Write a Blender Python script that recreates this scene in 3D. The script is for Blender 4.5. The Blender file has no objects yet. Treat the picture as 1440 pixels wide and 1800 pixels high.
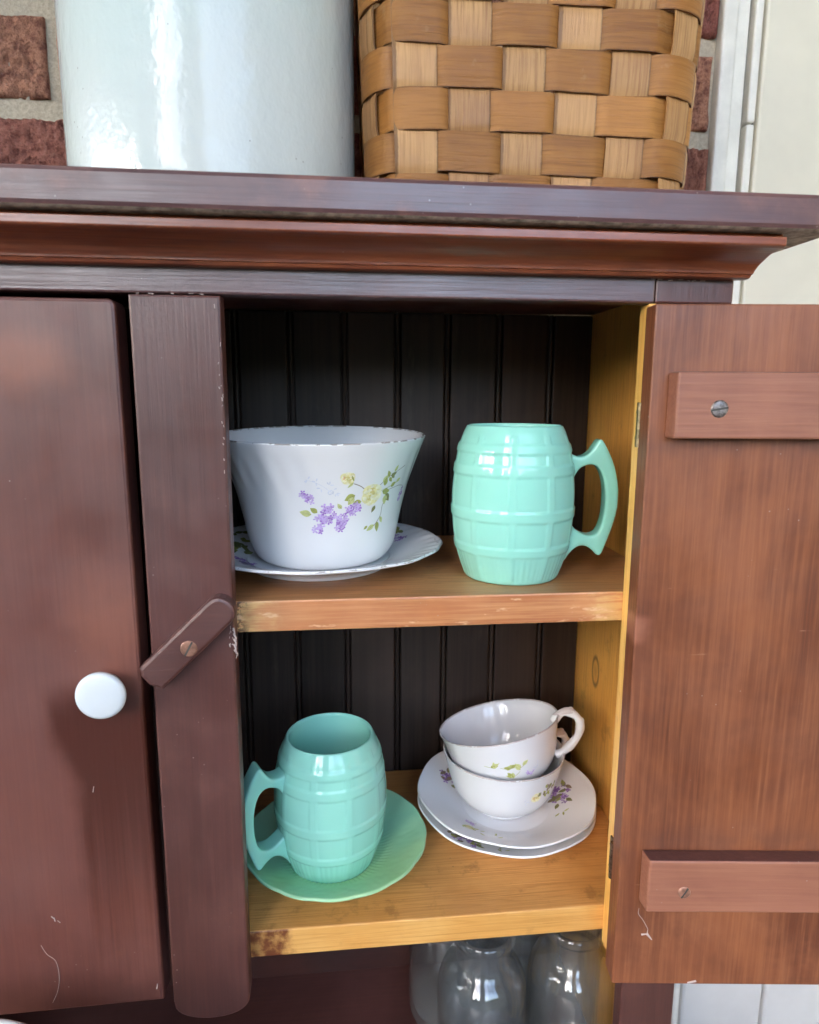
import bpy, bmesh, math, random
from mathutils import Vector, Matrix, noise as mnoise
R = math.radians
PI = math.pi
random.seed(7)
scene = bpy.context.scene
col = scene.collection

# ------------------------------------------------------------------ camera
cam_d = bpy.data.cameras.new('camera')
cam = bpy.data.objects.new('camera', cam_d)
col.objects.link(cam)
scene.camera = cam
right = Vector((0.99447, -0.10489, 0.0046)); fwd = Vector((0.1034, 0.9799, -0.1703)).normalized()
right = (right - fwd * right.dot(fwd)).normalized()
up = right.cross(fwd)
mw = Matrix((right, up, -fwd)).transposed().to_4x4()
mw.translation = Vector((0.06828, -0.41274, 0.14926))
cam.matrix_world = mw
cam_d.sensor_fit = 'VERTICAL'
cam_d.sensor_height = 36.0
cam_d.lens = 36.0 * 1167.0 / 1800.0
cam_d.clip_start = 0.02
cam_d.clip_end = 400
cam_d.dof.use_dof = True
cam_d.dof.focus_distance = 0.475
cam_d.dof.aperture_fstop = 9.0

# ------------------------------------------------------------------ world, sun, exposure
world = bpy.data.worlds.new('World')
scene.world = world
world.use_nodes = True
wn = world.node_tree
wn.nodes.clear()
wo = wn.nodes.new('ShaderNodeOutputWorld')
wb = wn.nodes.new('ShaderNodeBackground')
sky = wn.nodes.new('ShaderNodeTexSky')
sky.sky_type = 'NISHITA'
sky.sun_disc = False
SUN_EL, SUN_ROT = R(30), R(228)
sky.sun_elevation = SUN_EL
sky.sun_rotation = SUN_ROT
sky.air_density = 1.0
sky.dust_density = 1.6
sky.ozone_density = 1.0
wb.inputs['Strength'].default_value = 0.12
wn.links.new(sky.outputs[0], wb.inputs['Color'])
wn.links.new(wb.outputs[0], wo.inputs['Surface'])

sun_d = bpy.data.lights.new('sun', 'SUN')
sun_d.energy = 0.8
sun_d.angle = R(10)
sun_d.color = (1.0, 0.95, 0.88)
sun = bpy.data.objects.new('sun', sun_d)
col.objects.link(sun)
sd = Vector((math.sin(SUN_ROT) * math.cos(SUN_EL), math.cos(SUN_ROT) * math.cos(SUN_EL), math.sin(SUN_EL)))
sun.rotation_euler = sd.to_track_quat('Z', 'Y').to_euler()
sun.location = sd * 5

scene.view_settings.view_transform = 'Standard'
scene.view_settings.look = 'None'
scene.view_settings.exposure = 3.82
scene.view_settings.gamma = 1.0
scene.render.engine = 'CYCLES'
scene.cycles.use_denoising = True
scene.cycles.max_bounces = 10
scene.cycles.transmission_bounces = 10
scene.cycles.caustics_reflective = False
scene.cycles.caustics_refractive = False
scene.cycles.sample_clamp_indirect = 1.5
scene.cycles.use_adaptive_sampling = False


# ------------------------------------------------------------------ node helpers
class Mat:
    def __init__(s, name):
        s.m = bpy.data.materials.new(name)
        s.m.use_nodes = True
        s.t = s.m.node_tree
        s.t.nodes.clear()
        s.out = s.t.nodes.new('ShaderNodeOutputMaterial')
        s.b = s.t.nodes.new('ShaderNodeBsdfPrincipled')
        s.t.links.new(s.b.outputs[0], s.out.inputs[0])

    def put(s, sock, v):
        if isinstance(v, bpy.types.NodeSocket):
            s.t.links.new(v, sock)
        elif isinstance(v, (tuple, list)) and len(v) == 3 and sock.type == 'RGBA':
            sock.default_value = (*v, 1)
        else:
            sock.default_value = v

    def set(s, **kw):
        for k, v in kw.items():
            s.put(s.b.inputs[k.replace('_', ' ')], v)
        return s

    def obj(s):
        return s.t.nodes.new('ShaderNodeTexCoord').outputs['Object']

    def rnd(s):
        return s.t.nodes.new('ShaderNodeObjectInfo').outputs['Random']

    def vm(s, op, a, b=(0, 0, 0)):
        n = s.t.nodes.new('ShaderNodeVectorMath'); n.operation = op
        s.put(n.inputs[0], a); s.put(n.inputs[1], b)
        return n.outputs['Value'] if op in ('DOT_PRODUCT', 'LENGTH', 'DISTANCE') else n.outputs[0]

    def ma(s, op, a, b=0.0, clamp=False):
        n = s.t.nodes.new('ShaderNodeMath'); n.operation = op; n.use_clamp = clamp
        s.put(n.inputs[0], a); s.put(n.inputs[1], b)
        return n.outputs[0]

    def noise(s, vec, scale, detail=4, rough=0.55, dist=0.0, col=False):
        n = s.t.nodes.new('ShaderNodeTexNoise')
        s.put(n.inputs['Vector'], vec)
        n.inputs['Scale'].default_value = scale
        n.inputs['Detail'].default_value = detail
        n.inputs['Roughness'].default_value = rough
        n.inputs['Distortion'].default_value = dist
        return n.outputs['Color'] if col else n.outputs['Fac']

    def voro(s, vec, scale, feature='F1', rnd=1.0):
        n = s.t.nodes.new('ShaderNodeTexVoronoi'); n.feature = feature
        s.put(n.inputs['Vector'], vec)
        n.inputs['Scale'].default_value = scale
        n.inputs['Randomness'].default_value = rnd
        return n.outputs['Distance']

    def mr(s, v, a, b, c=0.0, d=1.0, smooth=True):
        n = s.t.nodes.new('ShaderNodeMapRange')
        n.interpolation_type = 'SMOOTHSTEP' if smooth else 'LINEAR'
        s.put(n.inputs[0], v)
        for i, q in enumerate((a, b, c, d)):
            s.put(n.inputs[i + 1], q)
        return n.outputs[0]

    def mix(s, f, a, b, mode='MIX'):
        n = s.t.nodes.new('ShaderNodeMix'); n.data_type = 'RGBA'; n.blend_type = mode
        s.put(n.inputs[0], f); s.put(n.inputs[6], a); s.put(n.inputs[7], b)
        return n.outputs[2]

    def sep(s, v):
        n = s.t.nodes.new('ShaderNodeSeparateXYZ'); s.put(n.inputs[0], v)
        return n.outputs

    def bump(s, h, strength=0.3, dist=0.001, prev=None):
        n = s.t.nodes.new('ShaderNodeBump')
        n.inputs['Strength'].default_value = strength
        n.inputs['Distance'].default_value = dist
        s.put(n.inputs['Height'], h)
        if prev is not None:
            s.t.links.new(prev, n.inputs['Normal'])
        return n.outputs[0]

    def edge(s, radius=0.0015, lo=0.02, hi=0.2):
        """0..1 on sharp edges (real wear on arrises)"""
        n = s.t.nodes.new('ShaderNodeBevel'); n.samples = 4
        n.inputs['Radius'].default_value = radius
        g = s.t.nodes.new('ShaderNodeNewGeometry')
        d = s.vm('DOT_PRODUCT', n.outputs[0], g.outputs['True Normal'])
        return s.mr(s.ma('SUBTRACT', 1.0, d), lo, hi)

    def stretch(s, axis, across=1.0, along=0.05):
        k = [across] * 3
        k['XYZ'.index(axis)] = along
        r = s.rnd()
        v = s.vm('ADD', s.obj(), s.combine(s.ma('MULTIPLY', r, 3.1), s.ma('MULTIPLY', r, 1.7), s.ma('MULTIPLY', r, 2.3)))
        return s.vm('MULTIPLY', v, tuple(k)), v

    def combine(s, x, y, z):
        n = s.t.nodes.new('ShaderNodeCombineXYZ')
        s.put(n.inputs[0], x); s.put(n.inputs[1], y); s.put(n.inputs[2], z)
        return n.outputs[0]


def painted(name, axis, dark, mid, worn, rough=(0.3, 0.5), worn_amt=0.5, edge_amt=0.8, grain=0.10, scale=1.0, extra=None,
            spec=0.75, coat=0.0, relief=0.30):
    m = Mat(name)
    st, v = m.stretch(axis, 1.0, 0.035)
    fine = m.noise(st, 420, 5, 0.6)
    streak = m.noise(st, 70, 4, 0.6)
    cloud = m.noise(v, 7 * scale, 5, 0.6, 0.4)
    cloud2 = m.noise(v, 22 * scale, 5, 0.65)
    c = m.mix(m.mr(m.ma('ADD', m.ma('MULTIPLY', cloud, 0.82), m.ma('MULTIPLY', streak, 0.18)), 0.36, 0.64), dark, mid)
    w = m.mr(m.ma('ADD', m.ma('MULTIPLY', cloud2, 0.55), m.ma('MULTIPLY', m.noise(v, 4.3 * scale, 3), 0.45)), 0.53, 0.72)
    w = m.ma('MULTIPLY', w, worn_amt)
    c = m.mix(w, c, worn)
    c = m.mix(m.mr(fine, 0.35, 0.75, 0.0, grain), c, worn)
    # specks of dust and tiny chips
    sp = m.mr(m.voro(v, 150), 0.04, 0.10, 1.0, 0.0)
    sp = m.ma('MULTIPLY', sp, m.mr(m.noise(v, 17, 3), 0.54, 0.64))
    c = m.mix(m.ma('MULTIPLY', sp, 0.5), c, (0.45, 0.38, 0.34))
    if edge_amt:
        e = m.ma('MULTIPLY', m.edge(), m.mr(m.noise(v, 60, 4, 0.7), 0.42, 0.62))
        c = m.mix(m.ma('MULTIPLY', e, edge_amt), c, tuple(min(1, q * 1.5) for q in worn))
    ro = m.mr(cloud2, 0.3, 0.7, rough[0], rough[1])
    if extra:
        c, ro = extra(m, c, ro, v)
    ro = m.ma('MAXIMUM', ro, 0.30)
    h = m.ma('ADD', m.ma('MULTIPLY', fine, 0.5), m.ma('ADD', m.ma('MULTIPLY', streak, 0.9), m.ma('MULTIPLY', cloud2, 0.5)))
    nb = m.bump(h, relief, 0.0012)
    m.set(Base_Color=c, Roughness=ro, Normal=nb, Specular_IOR_Level=spec, Coat_Weight=coat, Coat_Roughness=0.25)
    return m.m


DARK, MID, WORN = (0.066, 0.022, 0.018), (0.104, 0.037, 0.031), (0.25, 0.09, 0.055)


def stain_left(m, c, ro, v):
    p = m.obj()
    q = m.vm('ADD', p, m.vm('SCALE', p, (0, 0, 0)))
    nz = m.noise(p, 24, 4, 0.55)
    st = m.noise(m.vm('MULTIPLY', p, (1, 1, 0.014)), 210, 4, 0.65)
    x, y, z = m.sep(p)
    xl = m.ma('ADD', x, m.ma('MULTIPLY', m.ma('SUBTRACT', nz, 0.5), 0.022))
    # left border leans right on its way down
    lean = m.mr(z, -0.11, -0.05, -0.1065, -0.1185)
    a = m.mr(m.ma('SUBTRACT', xl, lean), -0.006, 0.009)
    top = m.mr(m.ma('ADD', z, m.ma('MULTIPLY', m.ma('SUBTRACT', nz, 0.5), 0.04)), -0.050, -0.022, 1.0, 0.0)
    fade = m.mr(m.ma('ADD', z, m.ma('MULTIPLY', m.ma('SUBTRACT', st, 0.5), 0.20)), -0.25, -0.10)
    k = m.ma('MULTIPLY', m.ma('MULTIPLY', a, top), fade)
    c = m.mix(m.ma('MULTIPLY', k, 0.9), c, (0.060, 0.012, 0.006))
    # rubbed orange patch at the top and around the catch
    d1 = m.vm('DISTANCE', m.vm('MULTIPLY', p, (1, 0, 1.6)), (-0.115, 0, 0.27))
    r1 = m.ma('MULTIPLY', m.mr(m.ma('ADD', d1, m.ma('MULTIPLY', nz, 0.035)), 0.025, 0.06, 1, 0), 0.5)
    d2 = m.vm('DISTANCE', m.vm('MULTIPLY', p, (1, 0, 0.8)), (-0.08, 0, 0.008))
    r2 = m.ma('MULTIPLY', m.mr(m.ma('ADD', d2, m.ma('MULTIPLY', nz, 0.06)), 0.03, 0.075, 1, 0), 0.45)
    c = m.mix(m.ma('MAXIMUM', r1, r2), c, (0.30, 0.10, 0.055))
    ro = m.ma('SUBTRACT', ro, m.ma('MULTIPLY', k, 0.12))
    return c, ro


M = {}
M['brown_v'] = painted('brown_paint_upright', 'Z', DARK, MID, WORN, worn_amt=0.25)
M['brown_h'] = painted('brown_paint_level', 'X', DARK, MID, WORN, worn_amt=0.3)
M['brown_top'] = painted('brown_paint_top_board', 'X', (0.075, 0.030, 0.031), (0.105, 0.045, 0.046), (0.36, 0.15, 0.10), worn_amt=0.5, rough=(0.32, 0.46), spec=0.9)
M['rail'] = painted('brown_paint_rail', 'X', (0.075, 0.033, 0.034), (0.12, 0.056, 0.056), (0.24, 0.12, 0.09), worn_amt=0.12, rough=(0.30, 0.42), spec=1.0, relief=0.45)
M['cornice'] = painted('red_brown_cornice', 'X', (0.10, 0.021, 0.008), (0.22, 0.050, 0.018), (0.45, 0.14, 0.05), worn_amt=0.35, rough=(0.22, 0.38), grain=0.35)
M['brown_door'] = painted('brown_paint_closed_door', 'Z', (0.092, 0.029, 0.022), (0.150, 0.051, 0.039), (0.30, 0.105, 0.058), worn_amt=0.6, scale=0.8, extra=stain_left)


def inner_door(m, c, ro, v):
    p = m.obj()
    x, y, z = m.sep(p)
    st = m.noise(m.vm('MULTIPLY', p, (1, 1, 0.02)), 260, 5, 0.7)
    st2 = m.noise(m.vm('MULTIPLY', p, (1, 1, 0.05)), 60, 4, 0.6)
    nz = m.noise(p, 26, 4, 0.6)
    k = m.ma('MULTIPLY', m.mr(st, 0.5, 0.72), m.mr(st2, 0.4, 0.65))
    c = m.mix(m.ma('MULTIPLY', k, 0.26), c, (0.42, 0.17, 0.075))
    # thin scratches
    wv = m.noise(m.vm('MULTIPLY', p, (0.05, 1, 1)), 300, 2, 0.5)
    sc = m.ma('MULTIPLY', m.mr(wv, 0.70, 0.74), m.mr(nz, 0.5, 0.6))
    c = m.mix(m.ma('MULTIPLY', sc, 0.35), c, (0.55, 0.33, 0.22))
    # bare, shiny catch mark on the hinge edge
    bx = m.ma('MULTIPLY', m.mr(m.ma('ADD', x, m.ma('MULTIPLY', nz, 0.022)), 0.010, 0.024, 1, 0),
              m.ma('MULTIPLY', m.mr(m.ma('ADD', z, m.ma('MULTIPLY', nz, 0.010)), -0.006, 0.001), m.mr(m.ma('ADD', z, m.ma('MULTIPLY', nz, 0.012)), 0.012, 0.019, 1, 0)))
    c = m.mix(m.ma('MULTIPLY', bx, 0.55), c, (0.46, 0.19, 0.12))
    # darker, patchy bands above/below the ledges
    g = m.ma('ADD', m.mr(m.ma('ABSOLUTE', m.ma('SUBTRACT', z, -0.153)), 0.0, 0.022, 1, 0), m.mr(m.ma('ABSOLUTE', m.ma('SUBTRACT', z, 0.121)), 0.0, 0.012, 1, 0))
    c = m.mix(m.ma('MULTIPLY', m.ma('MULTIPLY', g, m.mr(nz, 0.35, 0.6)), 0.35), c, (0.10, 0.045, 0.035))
    ro = m.ma('SUBTRACT', ro, m.ma('MULTIPLY', bx, 0.2))
    return c, ro


M['inner_door'] = painted('thin_orange_brown_stain', 'Z', (0.125, 0.035, 0.015), (0.255, 0.083, 0.033), (0.42, 0.16, 0.066), spec=0.6, worn_amt=0.5, rough=(0.36, 0.52), grain=0.32, extra=inner_door, edge_amt=0.5)
M['batten'] = painted('rubbed_orange_brown_ledge', 'X', (0.25, 0.096, 0.060), (0.33, 0.133, 0.080), (0.44, 0.20, 0.115), spec=0.5, worn_amt=0.5, rough=(0.36, 0.5), grain=0.35, edge_amt=0.5)
def shelf_ends(m, c, ro, v):
    p = m.obj()
    x = m.sep(p)[0]
    nz = m.noise(p, 60, 5, 0.7)
    st = m.noise(m.vm('MULTIPLY', p, (0.12, 1, 1)), 260, 4, 0.65)
    l = m.mr(m.ma('ADD', x, m.ma('MULTIPLY', nz, 0.05)), 0.030, 0.055, 1, 0)
    r = m.mr(m.ma('ADD', x, m.ma('MULTIPLY', nz, 0.07)), 0.262, 0.290)
    k = m.ma('MULTIPLY', m.ma('MAXIMUM', l, r), m.mr(st, 0.38, 0.58))
    c = m.mix(m.ma('MULTIPLY', k, 0.8), c, (0.72, 0.46, 0.18))
    d = m.ma('MULTIPLY', m.mr(m.ma('ADD', x, m.ma('MULTIPLY', nz, 0.02)), 0.012, 0.020, 1, 0), m.mr(m.noise(p, 240, 4, 0.7), 0.46, 0.54))
    c = m.mix(m.ma('MULTIPLY', d, 0.9), c, (0.07, 0.025, 0.012))
    ch = m.ma('MULTIPLY', m.mr(m.noise(m.vm('MULTIPLY', p, (0.3, 1, 1)), 120, 4, 0.7), 0.60, 0.68), 0.7)
    c = m.mix(ch, c, (0.80, 0.52, 0.30))
    return c, ro


M['orange'] = painted('orange_stained_pine', 'X', (0.42, 0.14, 0.048), (0.60, 0.24, 0.09), (0.80, 0.46, 0.20), worn_amt=0.5, grain=0.4, rough=(0.35, 0.55), extra=shelf_ends)
M['lower_back'] = painted('dark_red_brown_back', 'X', (0.030, 0.008, 0.005), (0.055, 0.014, 0.008), (0.12, 0.035, 0.02), worn_amt=0.3, rough=(0.4, 0.6), edge_amt=0)


def pine(name, axis, a, b, line, knot=None, rough=(0.32, 0.5), stain_end=None, dirt=0.3):
    m = Mat(name)
    st, v = m.stretch(axis, 1.0, 0.03)
    p = m.obj()
    rings = m.noise(st, 85, 3, 0.5, 0.6)
    rings = m.ma('ABSOLUTE', m.ma('SINE', m.ma('MULTIPLY', rings, 34)))
    fine = m.noise(st, 520, 4, 0.65)
    cloud = m.noise(v, 11, 4, 0.6)
    c = m.mix(m.mr(cloud, 0.35, 0.65), a, b)
    c = m.mix(m.ma('MULTIPLY', m.mr(rings, 0.0, 0.55, 1, 0), 0.42), c, line)
    c = m.mix(m.ma('MULTIPLY', m.mr(fine, 0.4, 0.7), 0.35), c, line)
    if knot:
        d = m.vm('LENGTH', m.vm('MULTIPLY', m.vm('SUBTRACT', p, knot), (1, 1.0, 0.55)))
        ring = m.mr(m.ma('ABSOLUTE', m.ma('SUBTRACT', d, 0.0075)), 0.0, 0.0024, 1, 0)
        c = m.mix(m.ma('MULTIPLY', ring, 0.8), c, (0.10, 0.04, 0.012))
        c = m.mix(m.ma('MULTIPLY', m.mr(d, 0.0, 0.006, 1, 0), 0.4), c, (0.26, 0.11, 0.03))
    dr = m.mr(m.noise(v, 35, 5, 0.7), 0.56, 0.70)
    c = m.mix(m.ma('MULTIPLY', dr, dirt), c, tuple(q * 0.35 for q in line))
    pits = m.ma('MULTIPLY', m.mr(m.voro(v, 130), 0.06, 0.12, 1, 0), m.mr(m.noise(v, 12, 2), 0.55, 0.65))
    c = m.mix(m.ma('MULTIPLY', pits, 0.7), c, (0.12, 0.05, 0.02))
    if stain_end:
        x = m.sep(p)[0]
        e = m.mr(m.ma('ADD', x, m.ma('MULTIPLY', m.noise(p, 70, 5, 0.75), 0.03)), stain_end + 0.004, stain_end + 0.016, 1, 0)
        e = m.ma('MULTIPLY', e, m.mr(m.noise(p, 130, 3, 0.6), 0.3, 0.6, 0.45, 1))
        c = m.mix(e, c, (0.16, 0.045, 0.015))
    m.set(Base_Color=c, Roughness=m.mr(cloud, 0.3, 0.7, *rough),
          Normal=m.bump(m.ma('ADD', fine, m.ma('MULTIPLY', rings, 0.5)), 0.2, 0.0008))
    return m.m


M['pine_side'] = pine('yellow_pine_side', 'Z', (0.78, 0.37, 0.075), (0.86, 0.46, 0.11), (0.46, 0.17, 0.022), knot=(0.3075, 0.162, -0.107))
M['pine_strip'] = pine('yellow_pine_strip', 'Z', (0.88, 0.49, 0.12), (0.94, 0.57, 0.17), (0.62, 0.27, 0.05), dirt=0.12)
M['pine_shelf'] = pine('golden_pine_shelf', 'X', (0.58, 0.27, 0.075), (0.68, 0.35, 0.11), (0.40, 0.16, 0.035), dirt=0.4)
M['pine_front'] = pine('golden_pine_shelf_edge', 'X', (0.66, 0.33, 0.085), (0.74, 0.42, 0.13), (0.50, 0.22, 0.045), stain_end=0.032, dirt=0.15)
M['brown_shelf'] = pine('brown_varnished_shelf', 'X', (0.40, 0.18, 0.068), (0.54, 0.265, 0.11), (0.20, 0.08, 0.028))


def plank_mat():
    m = Mat('dark_beadboard')
    st, v = m.stretch('Z', 1.0, 0.02)
    g = m.noise(st, 160, 5, 0.65)
    r = m.rnd()
    c = m.mix(m.mr(g, 0.3, 0.7), (0.020, 0.012, 0.009), (0.042, 0.026, 0.019))
    c = m.mix(m.ma('MULTIPLY', m.mr(r, 0.5, 1.0), 0.9), c, (0.070, 0.042, 0.031))
    c = m.mix(m.ma('MULTIPLY', m.mr(m.noise(v, 9, 5, 0.65), 0.52, 0.7), 0.5), c, (0.07, 0.042, 0.032))
    sm = m.ma('MULTIPLY', m.mr(m.noise(m.vm('MULTIPLY', v, (1, 1, 0.25)), 26, 5, 0.7), 0.55, 0.72), 0.45)
    c = m.mix(sm, c, (0.115, 0.085, 0.068))
    m.set(Base_Color=c, Roughness=0.5, Normal=m.bump(g, 0.2, 0.001), Specular_IOR_Level=0.35)
    return m.m


M['plank'] = plank_mat()


def ceramic(name, base, rough=0.07, sss=0.0, var=None, speck=0.0, bump=0.0, gilt=None, gilt_col=(0.20, 0.15, 0.11)):
    m = Mat(name)
    p = m.obj()
    c = base
    if var:
        c = m.mix(m.mr(m.noise(p, 9, 3), 0.35, 0.65), base, var)
    if speck:
        s1 = m.ma('MULTIPLY', m.mr(m.voro(p, 150), 0.03, 0.06, 1, 0), m.mr(m.noise(p, 30, 2), 0.6, 0.68))
        c = m.mix(m.ma('MULTIPLY', s1, speck), c, (0.12, 0.10, 0.08))
    if gilt:     # worn dark line round the rim
        z = m.sep(p)[2]
        k = m.ma('MULTIPLY', m.mr(z, gilt[0], gilt[0] + 0.0003), m.mr(m.noise(p, 95, 3, 0.7), gilt[1], gilt[1] + 0.06))
        c = m.mix(m.ma('MULTIPLY', k, 0.7), c, gilt_col)
    m.set(Base_Color=c, Roughness=rough, Specular_IOR_Level=0.55)
    if sss:
        m.set(Subsurface_Weight=sss, Subsurface_Radius=(0.4, 0.8, 0.7), Subsurface_Scale=0.006)
    if bump:
        h = m.ma('ADD', m.noise(p, 70, 3), m.ma('MULTIPLY', m.noise(p, 260, 3), 0.25))
        m.set(Normal=m.bump(h, bump, 0.001))
    return m.m


M['jade'] = ceramic('jade_green_milk_glass', (0.32, 0.71, 0.58), 0.07, 0.12, bump=0.06)
M['jade_saucer'] = ceramic('jade_green_saucer_glass', (0.33, 0.68, 0.45), 0.10, 0.15, var=(0.40, 0.66, 0.36), bump=0.06)
M['bowl'] = ceramic('white_porcelain_bowl', (0.82, 0.81, 0.80), 0.08, gilt=(0.0955, 0.49), bump=0.05)
M['plate'] = ceramic('white_porcelain_saucer', (0.83, 0.825, 0.83), 0.09, bump=0.05)
M['plate_line'] = ceramic('worn_dark_rim_line', (0.75, 0.75, 0.765), 0.12, gilt=(-1.0, 0.56))
M['cup'] = ceramic('white_porcelain_cup', (0.72, 0.715, 0.72), 0.08, gilt=(0.0534, 0.40), gilt_col=(0.42, 0.33, 0.30))
M['knob'] = ceramic('white_china_knob', (0.66, 0.70, 0.72), 0.2)
M['enamel'] = ceramic('white_enamel', (0.70, 0.72, 0.70), 0.15, speck=0.4)


def crock_mat():
    m = Mat('white_stoneware_glaze')
    p = m.obj()
    c = m.mix(m.mr(m.noise(p, 6, 4), 0.35, 0.65), (0.56, 0.645, 0.61), (0.63, 0.665, 0.63))
    sp = m.ma('MULTIPLY', m.mr(m.voro(p, 150), 0.05, 0.09, 1, 0), m.mr(m.noise(p, 22, 2), 0.54, 0.62))
    c = m.mix(m.ma('MULTIPLY', sp, 0.7), c, (0.16, 0.13, 0.10))
    h = m.ma('ADD', m.noise(m.vm('MULTIPLY', p, (1, 1, .7)), 75, 3, 0.6), m.ma('MULTIPLY', m.noise(p, 300, 3, 0.6), 0.14))
    nb = m.bump(h, 0.5, 0.0016)
    nb = m.bump(sp, -0.5, 0.0006, nb)
    m.set(Base_Color=c, Roughness=0.10, Normal=nb, Specular_IOR_Level=0.34)
    return m.m


M['crock'] = crock_mat()


def brick_mat():
    m = Mat('rough_red_brick')
    p = m.obj()
    r = m.rnd()
    v = m.vm('ADD', p, m.combine(m.ma('MULTIPLY', r, 9), 0.0, m.ma('MULTIPLY', r, 5)))
    n1 = m.noise(v, 95, 6, 0.7)
    n2 = m.noise(v, 240, 5, 0.7)
    a = m.mix(m.mr(r, 0.2, 0.8), (0.42, 0.15, 0.12), (0.56, 0.27, 0.17))
    c = m.mix(m.mr(n1, 0.28, 0.60), (0.17, 0.055, 0.042), a)  # dark pits: recess shade put into the colour, along with real brick mottling
    c = m.mix(m.ma('MULTIPLY', m.mr(n2, 0.55, 0.72), 0.5), c, (0.55, 0.30, 0.22))
    n3 = m.noise(v, 520, 4, 0.75)
    c = m.mix(m.ma('MULTIPLY', m.mr(n3, 0.36, 0.5, 1, 0), 0.55), c, (0.10, 0.035, 0.028))
    c = m.mix(m.ma('MULTIPLY', m.mr(n3, 0.58, 0.68), 0.4), c, (0.62, 0.42, 0.33))
    h = m.ma('ADD', n1, m.ma('ADD', m.ma('MULTIPLY', n2, 0.6), m.ma('MULTIPLY', n3, 0.5)))
    m.set(Base_Color=c, Roughness=0.9, Normal=m.bump(h, 1.0, 0.005), Specular_IOR_Level=0.2)
    return m.m


M['brick'] = brick_mat()


def mortar_mat():
    m = Mat('sandy_mortar')
    p = m.obj()
    n = m.noise(p, 300, 5, 0.7)
    c = m.mix(m.mr(n, 0.3, 0.7), (0.38, 0.32, 0.24), (0.56, 0.48, 0.36))
    c = m.mix(m.mr(m.noise(p, 14, 3), 0.4, 0.7), c, (0.36, 0.32, 0.26))
    m.set(Base_Color=c, Roughness=0.95, Normal=m.bump(n, 0.6, 0.002), Specular_IOR_Level=0.1)
    return m.m


M['mortar'] = mortar_mat()


def splint(name, axis_uv, a, b, line):
    m = Mat(name)
    uv = m.t.nodes.new('ShaderNodeUVMap').outputs[0]
    r = m.rnd()
    v = m.vm('ADD', uv, m.combine(m.ma('MULTIPLY', r, 7.3), m.ma('MULTIPLY', r, 3.1), m.ma('MULTIPLY', r, 5)))
    st = m.vm('MULTIPLY', v, (0.035, 1, 1) if axis_uv == 'U' else (1, 0.035, 1))
    g = m.noise(st, 620, 4, 0.65, 0.1)
    g2 = m.noise(st, 190, 4, 0.6, 0.2)
    f = m.noise(st, 900, 3, 0.7)
    cl = m.noise(v, 24, 3)
    c = m.mix(m.mr(cl, 0.35, 0.65), a, b)
    c = m.mix(m.ma('MULTIPLY', m.mr(g, 0.45, 0.68), 0.55), c, line)
    c = m.mix(m.ma('MULTIPLY', m.mr(g2, 0.5, 0.68), 0.35), c, line)
    c = m.mix(m.ma('MULTIPLY', m.mr(m.noise(v, 45, 4, 0.7), 0.6, 0.72), 0.3), c, (0.62, 0.42, 0.22))
    tone = m.noise(v, 9, 2, 0.5)
    c = m.mix(m.mr(m.ma('FRACT', m.ma('MULTIPLY', r, 7.7)), 0.2, 1.0, 0.0, 0.38), c, tuple(q * 0.62 for q in a))
    c = m.mix(m.mr(m.ma('FRACT', m.ma('MULTIPLY', r, 13.1)), 0.5, 1.0, 0.0, 0.35), c, tuple(min(1, q * 1.45) for q in b))
    c = m.mix(m.mr(tone, 0.35, 0.7, 0.0, 0.35), c, line)
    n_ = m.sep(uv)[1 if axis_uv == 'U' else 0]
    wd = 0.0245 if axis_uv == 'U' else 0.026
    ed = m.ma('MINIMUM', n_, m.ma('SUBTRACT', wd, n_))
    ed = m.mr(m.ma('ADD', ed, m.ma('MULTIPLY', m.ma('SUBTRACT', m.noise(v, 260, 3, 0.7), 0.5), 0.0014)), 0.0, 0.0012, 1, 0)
    c = m.mix(m.ma('MULTIPLY', ed, 0.65), c, tuple(q * 0.45 for q in line))  # dark line along both edges: edge shadow painted in, together with grime
    m.set(Base_Color=c, Roughness=m.mr(cl, 0.3, 0.7, 0.34, 0.52),
          Normal=m.bump(m.ma('ADD', g, m.ma('MULTIPLY', f, 0.9)), 0.5, 0.0008), Specular_IOR_Level=0.3)
    return m.m


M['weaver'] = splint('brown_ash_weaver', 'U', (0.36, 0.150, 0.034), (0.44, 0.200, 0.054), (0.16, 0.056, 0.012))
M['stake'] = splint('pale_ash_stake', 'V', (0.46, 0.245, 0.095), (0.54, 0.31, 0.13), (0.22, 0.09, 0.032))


def simple(name, colr, rough=0.5, metal=0.0, var=0.15, scale=30, bump=0.0):
    m = Mat(name)
    p = m.obj()
    n = m.noise(p, scale, 5, 0.65)
    c = m.mix(m.mr(n, 0.3, 0.7), tuple(q * (1 - var) for q in colr), tuple(min(1, q * (1 + var)) for q in colr))
    m.set(Base_Color=c, Roughness=m.mr(n, 0.3, 0.7, rough * 0.85, min(1, rough * 1.15)), Metallic=metal)
    if bump:
        m.set(Normal=m.bump(n, bump, 0.001))
    return m.m


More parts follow.
